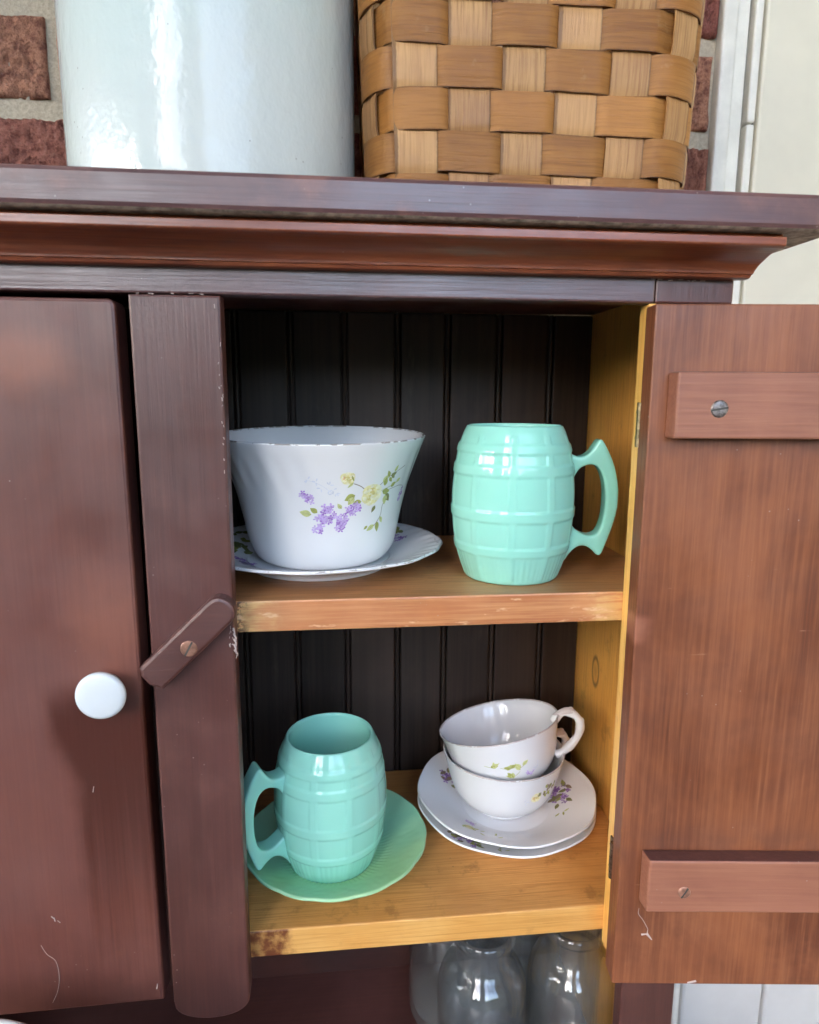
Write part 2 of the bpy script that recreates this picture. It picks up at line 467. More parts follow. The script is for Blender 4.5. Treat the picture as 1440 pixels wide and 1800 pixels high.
M['trim'] = simple('off_white_trim_paint', (0.70, 0.69, 0.63), 0.4, scale=22, var=0.10)
M['gap'] = simple('dark_gasket', (0.07, 0.065, 0.055), 0.8)
M['cream'] = simple('cream_panel_paint', (0.66, 0.63, 0.52), 0.45, scale=5, var=0.06)
M['pale'] = simple('pale_grey_board_paint', (0.60, 0.60, 0.59), 0.45, scale=6, var=0.06)
M['grey_wood'] = simple('bare_grey_wood', (0.36, 0.32, 0.27), 0.9, scale=140, var=0.5, bump=0.4)
M['steel'] = simple('dull_steel_screw', (0.26, 0.22, 0.20), 0.45, 1.0, 0.5, 500)
M['brass'] = simple('tarnished_brass', (0.40, 0.30, 0.17), 0.4, 1.0, 0.35, 300)
M['iron'] = simple('dark_rusty_hinge', (0.16, 0.10, 0.07), 0.5, 0.8, 0.5, 300)
M['painted_screw'] = simple('paint_covered_screw', (0.30, 0.15, 0.10), 0.4, 0.3, 0.3, 300)
M['fleck'] = simple('white_fleck', (0.52, 0.42, 0.38), 0.8)
M['ground'] = simple('grey_ground', (0.13, 0.12, 0.11), 0.9, scale=3, var=0.3)
M['post'] = simple('grey_white_porch_paint', (0.36, 0.35, 0.34), 0.6)
PRINT = {}
for k, c in dict(violet=(0.40, 0.22, 0.58), lilac=(0.60, 0.44, 0.74), plum=(0.26, 0.14, 0.38), rose=(0.80, 0.74, 0.38), rose_deep=(0.70, 0.60, 0.22),
                 rose_pale=(0.84, 0.81, 0.58), blush=(0.72, 0.40, 0.22), leaf=(0.40, 0.42, 0.12), leaf_pale=(0.58, 0.60, 0.26), leaf_dark=(0.24, 0.25, 0.10),
                 stem=(0.28, 0.22, 0.16), ghost=(0.66, 0.68, 0.75)).items():
    PRINT[k] = simple('print_' + k, c, 0.12, var=0.12, scale=260)


def glass_mat():
    """thin clear glass: see-through, mirror-like towards grazing, a little dust on it"""
    m = Mat('clear_jar_glass')
    t = m.t
    lw = t.nodes.new('ShaderNodeLayerWeight'); lw.inputs['Blend'].default_value = 0.5
    p = m.obj()
    nb = m.bump(m.noise(p, 30, 2), 0.25, 0.002)
    f = lw.outputs['Facing']
    f5 = m.ma('POWER', f, 4.0)
    refl = m.ma('ADD', 0.07, m.ma('MULTIPLY', f5, 0.7), True)
    tr = t.nodes.new('ShaderNodeBsdfTransparent')
    m.put(tr.inputs[0], m.mix(m.ma('POWER', f, 2.2), (0.95, 0.965, 0.96), (0.78, 0.80, 0.80)))
    gl = t.nodes.new('ShaderNodeBsdfGlossy'); gl.inputs['Roughness'].default_value = 0.03
    t.links.new(nb, gl.inputs['Normal'])
    mx = t.nodes.new('ShaderNodeMixShader')
    m.put(mx.inputs[0], refl); t.links.new(tr.outputs[0], mx.inputs[1]); t.links.new(gl.outputs[0], mx.inputs[2])
    m.set(Base_Color=(0.62, 0.64, 0.64), Roughness=0.5)
    mx2 = t.nodes.new('ShaderNodeMixShader')
    m.put(mx2.inputs[0], m.mr(m.noise(p, 18, 4), 0.3, 0.75, 0.02, 0.09))
    t.links.new(mx.outputs[0], mx2.inputs[1]); t.links.new(m.b.outputs[0], mx2.inputs[2])
    t.links.new(mx2.outputs[0], m.out.inputs[0])
    return m.m


M['glass'] = glass_mat()


# ------------------------------------------------------------------ mesh helpers
def link(o, parent=None):
    col.objects.link(o)
    if parent is not None:
        o.parent = parent
    return o


def mk(name, bm, mats, parent=None, loc=(0, 0, 0), smooth=False):
    me = bpy.data.meshes.new(name)
    bmesh.ops.recalc_face_normals(bm, faces=bm.faces[:])
    bm.to_mesh(me); bm.free()
    for m in (mats if isinstance(mats, (list, tuple)) else [mats]):
        me.materials.append(m)
    if smooth:
        me.polygons.foreach_set('use_smooth', [True] * len(me.polygons))
    o = bpy.data.objects.new(name, me)
    o.location = loc
    return link(o, parent)


def thing(name, loc, label, cat, group=None, rz=0.0):
    o = bpy.data.objects.new(name, None)
    o.empty_display_size = 0.03
    o.location = loc; o.rotation_euler = (0, 0, rz)
    o['label'] = label; o['category'] = cat
    if group:
        o['group'] = group
    return link(o)


def copy_thing(root, loc, rz=0.0, label=None):
    r = root.copy(); col.objects.link(r); r.location = loc; r.rotation_euler = (0, 0, rz)
    if label:
        r['label'] = label
    for ch in list(root.children):
        c = ch.copy(); col.objects.link(c); c.parent = r
        for g in list(ch.children):
            d = g.copy(); col.objects.link(d); d.parent = c
    return r


def box(bm, x0, x1, y0, y1, z0, z1, bev=0.0015, seg=2):
    g = bmesh.ops.create_cube(bm, size=1.0)
    vs = g['verts']
    for v in vs:
        v.co = Vector((x0 + (v.co.x + .5) * (x1 - x0), y0 + (v.co.y + .5) * (y1 - y0), z0 + (v.co.z + .5) * (z1 - z0)))
    if bev:
        es = list({e for v in vs for e in v.link_edges})
        bmesh.ops.bevel(bm, geom=es, offset=bev, segments=seg, profile=0.5, affect='EDGES')
    return bm


def boxobj(name, dims, mats, parent=None, bev=0.0015, loc=(0, 0, 0)):
    bm = bmesh.new(); box(bm, *dims, bev)
    return mk(name, bm, mats, parent, loc)


def prism_xz(bm, pts, y0, y1, bev=0.0):
    """closed outline in x-z, extruded y0..y1"""
    a = [bm.verts.new((x, y0, z)) for x, z in pts]
    f = bm.faces.new(a)
    r = bmesh.ops.extrude_face_region(bm, geom=[f])
    for e in r['geom']:
        if isinstance(e, bmesh.types.BMVert):
            e.co.y = y1
    if bev:
        es = [e for e in bm.edges if abs(e.verts[0].co.y - y0) < 1e-6 and abs(e.verts[1].co.y - y0) < 1e-6]
        bmesh.ops.bevel(bm, geom=es, offset=bev, segments=2, profile=0.5, affect='EDGES')
    return bm


def catmull(pts, n, closed=False):
    out = []
    N = len(pts)
    rng = range(N) if closed else range(N - 1)
    for i in rng:
        P = [pts[(i + k) % N] if closed else pts[min(max(i + k, 0), N - 1)] for k in (-1, 0, 1, 2)]
        for j in range(n):
            t = j / n
            out.append(tuple(0.5 * ((2 * P[1][q]) + (-P[0][q] + P[2][q]) * t + (2 * P[0][q] - 5 * P[1][q] + 4 * P[2][q] - P[3][q]) * t * t
                                    + (-P[0][q] + 3 * P[1][q] - 3 * P[2][q] + P[3][q]) * t ** 3) for q in range(len(pts[0]))))
    if not closed:
        out.append(tuple(pts[-1]))
    return out


def lathe(bm, prof, seg=96, fn=None):
    """prof: list of (r, z); fn(theta, r, z, i) -> (r, z). r = 0 ends close to a pole."""
    rings = []
    for i, (r, z) in enumerate(prof):
        if r <= 1e-6:
            rings.append([bm.verts.new((0, 0, z))])
            continue
        ring = []
        for k in range(seg):
            t = 2 * PI * k / seg
            rr, zz = fn(t, r, z, i) if fn else (r, z)
            ring.append(bm.verts.new((rr * math.cos(t), rr * math.sin(t), zz)))
        rings.append(ring)
    for a, b in zip(rings, rings[1:]):
        for k in range(seg):
            k2 = (k + 1) % seg
            if len(a) == 1 and len(b) == 1:
                continue
            if len(a) == 1:
                bm.faces.new((a[0], b[k], b[k2]))
            elif len(b) == 1:
                bm.faces.new((a[k], b[0], a[k2]))
            else:
                bm.faces.new((a[k], b[k], b[k2], a[k2]))
    return bm


def tube(bm, pts, rad, seg=10, closed=False, flat=1.0, upv=Vector((0, 1, 0))):
    """tube along pts; rad number or list; flat scales the section along upv"""
    n = len(pts)
    P = [Vector(p) for p in pts]
    rings = []
    for i in range(n):
        a = P[(i - 1) % n] if (closed or i > 0) else P[i]
        b = P[(i + 1) % n] if (closed or i < n - 1) else P[i]
        t = (b - a).normalized()
        s = t.cross(upv)
        if s.length < 1e-4:
            s = t.cross(Vector((1, 0, 0)))
        s.normalize(); w = s.cross(t).normalized()
        r = rad[i] if isinstance(rad, (list, tuple)) else rad
        rings.append([bm.verts.new(P[i] + s * (r * math.cos(2 * PI * k / seg)) + w * (r * flat * math.sin(2 * PI * k / seg))) for k in range(seg)])
    for i in range(n if closed else n - 1):
        a, b = rings[i], rings[(i + 1) % n]
        for k in range(seg):
            bm.faces.new((a[k], a[(k + 1) % seg], b[(k + 1) % seg], b[k]))
    if not closed:
        bm.faces.new(rings[0]); bm.faces.new(rings[-1])
    return bm


def organic(name, bm, mat, parent, voxel, it, fac=0.5, swell=0.0):
    """voxel-remesh and smooth a rough solid into one rounded surface, baked to a plain mesh"""
    o = mk(name, bm, mat, parent)
    r = o.modifiers.new('r', 'REMESH'); r.mode = 'VOXEL'; r.voxel_size = voxel; r.use_smooth_shade = True
    s = o.modifiers.new('s', 'SMOOTH'); s.iterations = it; s.factor = fac
    dg = bpy.context.evaluated_depsgraph_get()
    me = bpy.data.meshes.new_from_object(o.evaluated_get(dg))
    old = o.data
    o.modifiers.clear(); o.data = me
    bpy.data.meshes.remove(old)
    me.name = name
    if swell:
        for v, n_ in zip(me.vertices, [v.normal.copy() for v in me.vertices]):
            v.co += n_ * swell
    me.polygons.foreach_set('use_smooth', [True] * len(me.polygons))
    return o


def sst(a, b, x):
    t = max(0.0, min(1.0, (x - a) / (b - a)))
    return t * t * (3 - 2 * t)


def interp(tab, x):
    if x <= tab[0][0]:
        return tab[0][1]
    for (a, b), (c, d) in zip(tab, tab[1:]):
        if x <= c:
            return b + (d - b) * (x - a) / (c - a)
    return tab[-1][1]


# ------------------------------------------------------------------ measured frame of the cupboard
W = 0.262            # opening width, opening starts at x = 0, front face at y = 0
XE = 0.317           # right end of the face frame
FT = 0.013           # thickness of the face frame
BACK = 0.212
ZR, ZC = 0.208, 0.2225
Z1, Z1B, Z2, Z2B = 0.0175, -0.0039, -0.2279, -0.2494
ZT, ZTB = 0.2634, 0.2439
XI = 0.3075          # inner face of the right side panel
COUNTER = -0.47
FLOOR = -1.30

ground_bm = bmesh.new()
bmesh.ops.create_grid(ground_bm, x_segments=2, y_segments=2, size=150)
ground = mk('ground', ground_bm, M['ground'], None, (0, 0, FLOOR))
ground['kind'] = 'structure'

B = Vector((-0.03, 0.1, FLOOR))
cup = thing('cupboard', B, 'dark red brown painted wooden cupboard with one door closed and one open', 'cupboard')
OFF = tuple(-B)


def part(name, dims, mat, bev=0.0012, parent=None):
    return boxobj(name, dims, mat, parent or cup, bev, OFF if parent is None else (0, 0, 0))


# carcass
tbd = part('top_board', (-0.47, 0.357, -0.040, 0.232, ZTB, ZT), [M['brown_top'], M['grey_wood']], 0.0028)
for f in tbd.data.polygons:
    if f.normal.z < -0.9 and f.center.z < ZTB + 0.001:
        f.material_index = 1
part('side_panel', (XI, XE - 0.0005, FT, BACK + 0.008, COUNTER, ZTB - 0.001), [M['pine_side']], 0.0005)
part('side_panel', (-0.375, -0.363, FT, BACK + 0.008, COUNTER, ZTB - 0.001), M['brown_v'], 0.0005)
part('partition', (-0.050, -0.040, FT, BACK, Z2B, ZTB - 0.001), M['plank'], 0.0005)
part('cabinet_roof', (-0.362, XI - 0.0005, FT + 0.001, BACK, 0.226, ZTB - 0.0015), M['brown_h'], 0.0005)
# face frame
part('rail', (-0.317, W + 0.0032, 0, FT, ZR, ZTB - 0.0006), M['rail'], 0.0012)
part('stile', (W + 0.0036, XE, 0.0004, FT, ZR + 0.0, ZTB - 0.0006), M['brown_v'], 0.0012)
part('stile', (0.2745, XE, 0.0006, FT, COUNTER, ZR - 0.0003), M['brown_v'], 0.0015)
part('stile', (-0.375, -0.3175, 0, FT, COUNTER, ZTB - 0.0006), M['brown_v'], 0.0015)
bm = bmesh.new()
pts = [(-0.052, ZR - 0.0006), (-0.052, -0.268)]
pts += [(-0.026 - 0.026 * math.cos(a), -0.268 - 0.0155 * math.sin(a) ** 0.8) for a in [R(12 * k) for k in range(1, 15)]]
pts += [(0.0, -0.268), (0.0, ZR - 0.0006)]
prism_xz(bm, pts, 0.0, FT, 0.0016)
mk('stile', bm, M['brown_v'], cup, OFF)
part('jamb_strip', (W, 0.2742, 0.0003, FT, -0.2584, ZR - 0.0004), M['pine_strip'], 0.0006)

# cornice under the top board: fillet, bead and cove, square cut at the right end
bm = bmesh.new()
prof = [(0.0, ZC), (-0.0052, ZC), (-0.0066, ZC + 0.0006), (-0.0072, ZC + 0.0022)]
for k in range(13):
    a = R(90 * k / 12)
    prof.append((-0.0085 - 0.0215 * (1 - math.cos(a)), ZC + 0.0026 + 0.0105 * math.sin(a)))
prof += [(-0.0312, ZC + 0.0133), (-0.0328, ZC + 0.0138), (-0.0334, ZC + 0.0146), (-0.0334, ZTB - 0.0030), (-0.0326, ZTB - 0.0024), (-0.0296, ZTB - 0.0022), (-0.0290, ZTB - 0.0004), (0.0, ZTB - 0.0004)]
NX = 2
for xs in ((-0.395, 0.3262),):
    ra = [bm.verts.new((xs[0], y, z)) for y, z in prof]
    rb = [bm.verts.new((xs[1] - 0.004 * max(0, (ZC + 0.010 - z)) / 0.01, y, z)) for y, z in prof]
    for i in range(len(prof)):
        j = (i + 1) % len(prof)
        bm.faces.new((ra[i], ra[j], rb[j], rb[i]))
    bm.faces.new(ra); bm.faces.new(rb)
corn = mk('cornice', bm, M['cornice'], cup, OFF)
for v in corn.data.vertices:
    v.co.y -= 0.0004
# shelves: board plus front edge of the same board
def shelf(z0, z1, top, front):
    bm = bmesh.new()
    box(bm, -0.0395, XI - 0.0006, FT + 0.0002, BACK - 0.0008, z0, z1, 0.0012)
    for f in bm.faces:
        f.normal_update()
        if f.normal.y < -0.6:
            f.material_index = 1
    bmesh.ops.recalc_face_normals(bm, faces=bm.faces[:])
    for f in bm.faces:
        if f.normal.y < -0.6:
            f.material_index = 1
    return mk('shelf', bm, [top, front], cup, OFF)


shelf(Z1B, Z1, M['brown_shelf'], M['orange'])
shelf(Z2B, Z2, M['pine_shelf'], M['pine_front'])

# back: tongue and groove boards with a bead
gx = [-0.0765, -0.0265, 0.0222, 0.0710, 0.1200, 0.1668, 0.2158, 0.2650, 0.3074]
for i in range(len(gx) - 1):
    bm = bmesh.new()
    x0, x1 = gx[i] + 0.0004, gx[i + 1] - 0.0004
    if i == 0:
        x0 = -0.0218 - 0.03
    box(bm, x0 + 0.0052, x1, BACK, BACK + 0.009, Z2B - 0.012, 0.2255, 0.0013)
    tube(bm, [(x0 + 0.0022, BACK + 0.0025, Z2B - 0.012), (x0 + 0.0022, BACK + 0.0025, 0.2255)], 0.0019, 8)
    mk('back_plank', bm, M['plank'], cup, OFF)
part('back_panel', (-0.362, XI - 0.0005, BACK + 0.010, BACK + 0.016, COUNTER, 0.2255), M['lower_back'], 0.0)
part('counter', (-0.47, 0.345, -0.33, 0.232, COUNTER - 0.025, COUNTER), M['brown_h'], 0.003)
part('base_cabinet', (-0.45, 0.335, -0.30, 0.225, FLOOR, COUNTER - 0.0255), M['brown_v'], 0.002)


def screw_head(name, cx, cz, y, rad, slot, mat, parent, loc):
    bm = bmesh.new()
    prof = [(0, 0.0009), (rad * .5, 0.00085), (rad * .85, 0.0006), (rad, 0.0), (rad, -0.002), (0, -0.002)]
    lathe(bm, prof, 24)
    bmesh.ops.rotate(bm, verts=bm.verts[:], cent=(0, 0, 0), matrix=Matrix.Rotation(R(90), 3, 'X'))
    g = box(bm, -rad * .93, rad * .93, -0.00098, -0.0002, -rad * .11, rad * .11, 0)
    for f in bm.faces:
        f.material_index = 0
    for f in bm.faces[-6:]:
        f.material_index = 1
    bmesh.ops.rotate(bm, verts=bm.verts[:], cent=(0, 0, 0), matrix=Matrix.Rotation(slot, 3, 'Y'))
    bmesh.ops.translate(bm, verts=bm.verts[:], vec=(cx, y, cz))
    return mk(name, bm, [mat, M['gap']], parent, loc, False)


# closed left door with its china knob
bm = bmesh.new()
x0, x1, z0, z1 = -0.3125, -0.0595, -0.2690, 0.2046
c = 0.0045
pts = [(x0, z0), (x1 + 0.0012, z0 + 0.004)] + [(x1 - c + c * math.sin(R(15 * k)) , z1 - c + c * math.cos(R(15 * k))) for k in range(6, -1, -1)] + [(x0, z1)]
prism_xz(bm, pts, 0.0, 0.019, 0.0022)
ldoor = mk('door', bm, M['brown_door'], cup, OFF)
ldoor['label'] = 'closed dark red brown door with a white china knob'
bm = bmesh.new()
lathe(bm, [(0, 0.0160), (0.007, 0.0159), (0.0125, 0.0155), (0.0144, 0.0147), (0.0151, 0.0130), (0.0148, 0.0112), (0.0128, 0.0085), (0.0098, 0.0060), (0.0088, 0.0035), (0.0092, 0.0), (0, 0.0)], 40)
bmesh.ops.rotate(bm, verts=bm.verts[:], cent=(0, 0, 0), matrix=Matrix.Rotation(R(90), 3, 'X'))
bmesh.ops.translate(bm, verts=bm.verts[:], vec=(-0.0795, -0.0002, -0.0320))
mk('knob', bm, M['knob'], ldoor, (0, 0, 0), True)

# open right door, folded back nearly flat
AD = 0.1094
rdoor_bm = bmesh.new()
box(rdoor_bm, 0, 0.255, 0, 0.0172, -0.2654, 0.2052, 0.0012)
rdoor = mk('door', rdoor_bm, M['inner_door'], cup, tuple(Vector((0.2576, -0.018, 0)) - B))
rdoor['label'] = 'open door showing its orange brown inner face with two ledges'
rdoor.rotation_euler = (0, 0, -AD)


def ledge(u0, u1, z0, z1, th, mat):
    bm = bmesh.new()
    box(bm, u0, u1, -th, -0.0002, z0, z1, 0)
    for v in bm.verts:      # bevelled left end
        if v.co.x < u0 + 0.001 and v.co.y > -0.001:
            v.co.x -= 0.0016
    bmesh.ops.bevel(bm, geom=bm.edges[:], offset=0.0014, segments=2, profile=0.5, affect='EDGES')
    o = mk('batten', bm, [mat, M['brown_v']], rdoor)
    for f in o.data.polygons:
        if f.normal.z > 0.8:
            f.material_index = 1
    return o


ledge(0.0118, 0.244, 0.1254, 0.1650, 0.0122, M['batten'])
ledge(0.0160, 0.242, -0.1966, -0.1572, 0.0122, M['batten'])
screw_head('screw', 0.0375, 0.1432, -0.0122, 0.0053, R(-10), M['steel'], rdoor, (0, 0, 0))
screw_head('screw', 0.0408, -0.1811, -0.0122, 0.0044, R(-60), M['painted_screw'], rdoor, (0, 0, 0))
screw_head('screw', 0.212, 0.1432, -0.0122, 0.0053, R(30), M['steel'], rdoor, (0, 0, 0))
screw_head('screw', 0.212, -0.1811, -0.0122, 0.0044, R(15), M['painted_screw'], rdoor, (0, 0, 0))

# butt hinges on the jamb strip
for zc, mt in ((0.1324, M['brass']), (-0.1789, M['iron'])):
    bm = bmesh.new()
    box(bm, W - 0.0012, W + 0.0004, 0.0002, 0.0062, zc - 0.0142, zc + 0.0142, 0.0002)
    for k in range(5):
        za = zc - 0.0142 + k * 0.00572
        tube(bm, [(W - 0.0020, -0.0012, za), (W - 0.0020, -0.0012, za + 0.0052)], 0.0019 if k % 2 else 0.0021, 10, upv=Vector((1, 0, 0)))
    for k in (-1, 1):
        tube(bm, [(W - 0.0019, 0.0038, zc + k * 0.0085), (W - 0.0010, 0.0038, zc + k * 0.0085)], 0.0013, 8, upv=Vector((0, 0, 1)))
    mk('hinge', bm, mt, cup, OFF)

# turn button across the gap of the closed door
bm = bmesh.new()
L_, H_ = 0.0365, 0.0098
pts = []
for k in range(9):
    a = R(-90 + 22.5 * k)
    pts.append((L_ - 0.0085 + 0.0085 * math.cos(a), H_ * math.sin(a)))
pts += [(-L_ + 0.004, H_), (-L_ + 0.0006, H_ * 0.55), (-L_, -H_ * 0.2), (-L_ + 0.0035, -H_)]
prism_xz(bm, pts, -0.0105, -0.0004, 0.0022)
bmesh.ops.rotate(bm, verts=bm.verts[:], cent=(0, 0, 0), matrix=Matrix.Rotation(R(-44), 3, 'Y'))
bmesh.ops.translate(bm, verts=bm.verts[:], vec=(-0.0265, 0, -0.0012))
tb = mk('turn_button', bm, M['brown_h'], cup, OFF)
screw_head('screw', -0.0262, -0.0046, -0.0106, 0.0052, R(-62), M['painted_screw'], tb, (0, 0, 0))

# flecks of paint and lint that show on the paintwork
bm = bmesh.new()
def fleck(bm, pts, w):
    tube(bm, pts, w, 5)
fleck(bm, catmull([(-0.1352, -0.0003, -0.2138), (-0.1320, -0.0003, -0.2210), (-0.1268, -0.0003, -0.2270), (-0.1256, -0.0003, -0.2390), (-0.1275, -0.0003, -0.2500), (-0.1315, -0.0003, -0.2590)], 5), 0.00016)
for a, b_ in (((-0.1270, -0.1925), (-0.1250, -0.1945)), ((-0.1252, -0.1938), (-0.1247, -0.1965)), ((-0.1232, -0.1960), (-0.1215, -0.1978)), ((-0.062, -0.251), (-0.0625, -0.255)), ((-0.093, -0.100), (-0.0938, -0.104))):
    fleck(bm, [(a[0], -0.0003, a[1]), (b_[0], -0.0003, b_[1])], 0.0003)
mk('paint_flecks', bm, M['fleck'], cup, OFF)['kind'] = 'stuff'
bm = bmesh.new()
for a, b_, w in (((0.0185, -0.2245), (0.0225, -0.2240), 0.0007), ((0.0225, -0.2240), (0.0260, -0.2285), 0.0009), ((0.0225, -0.2240), (0.0228, -0.2200), 0.0004)):
    tube(bm, [(a[0], -0.0004, a[1]), (b_[0], -0.0004, b_[1])], [w, w * .4], 6)
fleck(bm, catmull([(0.0228, -0.0004, -0.22), (0.019, -0.0004, -0.213), (0.0155, -0.0004, -0.208), (0.0155, -0.0004, -0.2035)], 5), 0.00018)
fleck(bm, [(0.054, -0.0004, -0.2637), (0.060, -0.0004, -0.2620)], 0.0007)
mk('paint_flecks', bm, M['fleck'], rdoor)['kind'] = 'stuff'
bm = bmesh.new()
rr = random.Random(3)
for x0, x1, z in ((-0.047, -0.020, ZR - 0.0003), (-0.018, -0.001, ZR - 0.0003), (0.262, 0.300, ZC - 0.0006)):
    x = x0
    while x < x1:
        l = rr.uniform(0.0008, 0.0035)
        if rr.random() < 0.6:
            fleck(bm, [(x, -0.0003, z + rr.uniform(-.0004, .0004)), (x + l, -0.0003, z + rr.uniform(-.0004, .0004))], rr.uniform(.00018, .0004))
        x += l + rr.uniform(0.0002, 0.003)
for k in range(26):
    z = rr.uniform(0.10, ZR - 0.002) if k < 17 else rr.uniform(-0.012, 0.006)
    x = -0.0006 - abs(rr.gauss(0, 0.0012))
    fleck(bm, [(x, -0.0003, z), (x + rr.uniform(-.0008, .0008), -0.0003, z + rr.uniform(0.0006, .0026))], rr.uniform(.00015, .00034))
for k in range(5):
    z = -0.010 + 0.0036 * k
    tube(bm, [(-0.0004, -0.0002, z), (0.0010 + rr.uniform(-.0006, .0010), -0.0010, z - 0.003), (0.0004, -0.0004, z - 0.006 - rr.uniform(0, .003))], [0.0007, 0.0005, 0.0001], 5)
mk('paint_flecks', bm, M['fleck'], cup, OFF)['kind'] = 'stuff'

# ------------------------------------------------------------------ brick wall, trim, panel
WY = 0.24
wall = thing('brick_wall', (0.0, WY + 0.05, FLOOR), 'rough red brick wall with sandy mortar behind the cupboard', 'wall')
WOFF = tuple(-Vector(wall.location))
bm = bmesh.new()
box(bm, -0.62, 0.4265, WY + 0.0065, WY + 0.10, FLOOR, 0.80, 0)
mk('mortar', bm, M['mortar'], wall, WOFF)
variants = []
for vno in range(6):
    bm = bmesh.new()
    nx, nz = 96, 32
    Lb, Hb = 0.190, 0.0640
    grid = {}
    for i in range(nx + 1):
        for j in range(nz + 1):
            x = -Lb / 2 + Lb * i / nx; z = Hb * j / nz
            dx = min(i, nx - i) / nx * Lb; dz = min(j, nz - j) / nz * Hb
            e = min(dx, dz)
            inner = 1.0 if dx > 0.011 else 0.15       # smooth drawn margin at the ends
            q = Vector((x * 150 + vno * 13, z * 95, 3))
            d = (abs(mnoise.noise(q)) * 0.0075 + mnoise.noise(q * 2.3) * 0.0022) * inner + 0.0022 * (1 - sst(0.0, 0.003, e))
            if e < 1e-6:
                x += mnoise.noise(Vector((x * 60, z * 60, vno))) * 0.0012
                z += mnoise.noise(Vector((x * 70, z * 50, vno + 9))) * 0.0012
            grid[i, j] = bm.verts.new((x, d, z))
    for i in range(nx):
        for j in range(nz):
            bm.faces.new((grid[i, j], grid[i + 1, j], grid[i + 1, j + 1], grid[i, j + 1]))
    edge = [grid[i, 0] for i in range(nx + 1)] + [grid[nx, j] for j in range(1, nz + 1)] + [grid[i, nz] for i in range(nx - 1, -1, -1)] + [grid[0, j] for j in range(nz - 1, 0, -1)]
    bk = [bm.verts.new((v.co.x, 0.05, v.co.z)) for v in edge]
    for i in range(len(edge)):
        j = (i + 1) % len(edge)
        bm.faces.new((edge[i], edge[j], bk[j], bk[i]))
    me = bpy.data.meshes.new('brick'); bmesh.ops.recalc_face_normals(bm, faces=bm.faces[:]); bm.to_mesh(me); bm.free()
    me.materials.append(M['brick'])
    me.polygons.foreach_set('use_smooth', [True] * len(me.polygons))
    variants.append(me)
rb = random.Random(11)
for k in range(-2, 5):
    zb = 0.4022 + 0.0808 * k
    shift = 0.0 if k % 2 == 0 else 0.1
    for n in range(-2, 4):
        xc = -0.0725 + 0.2 * n + shift
        if xc > 0.36 and k % 2:
            continue
        if xc < -0.45 or xc > 0.40:
            continue
        o = bpy.data.objects.new('brick', rb.choice(variants))
        o.location = (xc, WY - wall.location.y + rb.uniform(-.0012, .0012), zb - FLOOR)
        col.objects.link(o); o.parent = wall
    if k % 2:            # half brick closing the right end
        o = bpy.data.objects.new('brick', rb.choice(variants))
        o.location = (0.3805, WY - wall.location.y, zb - FLOOR); o.scale = (0.47, 1, 1)
        col.objects.link(o); o.parent = wall

trim = thing('door_trim', (0.45, WY + 0.02, FLOOR), 'off white painted trim with dark vertical grooves beside the brick', 'trim')
TOFF = tuple(-Vector(trim.location))
def tpart(name, d, m, bev=0.0012):
    return boxobj(name, d, m, trim, bev, TOFF)
tpart('trim_board', (0.4272, 0.4425, WY - 0.004, WY + 0.03, FLOOR, 1.9), M['trim'], 0.003)
tpart('trim_board', (0.4428, 0.4575, WY + 0.004, WY + 0.03, FLOOR, 1.9), M['trim'], 0.002)
tpart('gasket', (0.4576, 0.4617, WY + 0.012, WY + 0.03, FLOOR, 1.9), M['gap'], 0)
tpart('trim_strip', (0.4618, 0.4700, WY + 0.002, WY + 0.03, FLOOR, 0.4098), M['trim'], 0.002)
tpart('trim_strip', (0.4618, 0.4700, WY + 0.002, WY + 0.03, 0.4112, 1.9), M['trim'], 0.002)
tpart('gasket', (0.4701, 0.4742, WY + 0.012, WY + 0.03, FLOOR, 1.9), M['gap'], 0)
panel = thing('cream_panelling', (0.8, WY + 0.02, FLOOR), 'smooth cream painted boarding right of the off white trim', 'panelling')
xs = [0.4744, 0.583, 0.692, 0.80, 0.91, 1.02, 1.13]
for i in range(len(xs) - 1):
    boxobj('lower_board', (xs[i] + 0.0014, xs[i + 1] - 0.0014, WY + 0.008, WY + 0.03, FLOOR, -0.1505), M['pale'], panel, 0.004, tuple(-Vector(panel.location)))
    boxobj('panel_board', (xs[i] + 0.0006, xs[i + 1] - 0.0006, WY + 0.006, WY + 0.03, -0.15, 1.9), M['cream'], panel, 0.003, tuple(-Vector(panel.location)))

# ------------------------------------------------------------------ stoneware crock
crock = thing('crock', (-0.0140, 0.100, ZT + 0.0004), 'large white glazed stoneware crock standing on top of the cupboard', 'crock')
bm = bmesh.new()
pr = [(0, 0.0), (0.088, 0.0), (0.0935, 0.0025), (0.0952, 0.008), (0.0958, 0.03), (0.0960, 0.10), (0.0962, 0.2), (0.0964, 0.285), (0.0990, 0.290), (0.1000, 0.298), (0.0990, 0.306), (0.0950, 0.309), (0.0890, 0.307), (0.0860, 0.300), (0.0855, 0.20), (0.0850, 0.02), (0.078, 0.012), (0, 0.012)]
pr2 = []
for a, b_ in zip(pr, pr[1:]):
    n = max(1, int(abs(b_[1] - a[1]) / 0.006))
    pr2 += [(a[0] + (b_[0] - a[0]) * t / n, a[1] + (b_[1] - a[1]) * t / n) for t in range(n)]
pr2.append(pr[-1])
lathe(bm, pr2, 144, lambda t, r, z, i: (r * (1 + 0.004 * mnoise.noise(Vector((math.cos(t) * 1.6, math.sin(t) * 1.6, z * 12)))), z))
mk('crock_body', bm, M['crock'], crock, (0, 0, 0), True)

# ------------------------------------------------------------------ woven basket
bask = thing('basket', (0.2010, 0.1325, ZT + 0.0004), 'square woven brown splint basket standing beside the white crock', 'basket', rz=R(-1.5))
HX, HY, RC = 0.1080, 0.0900, 0.030


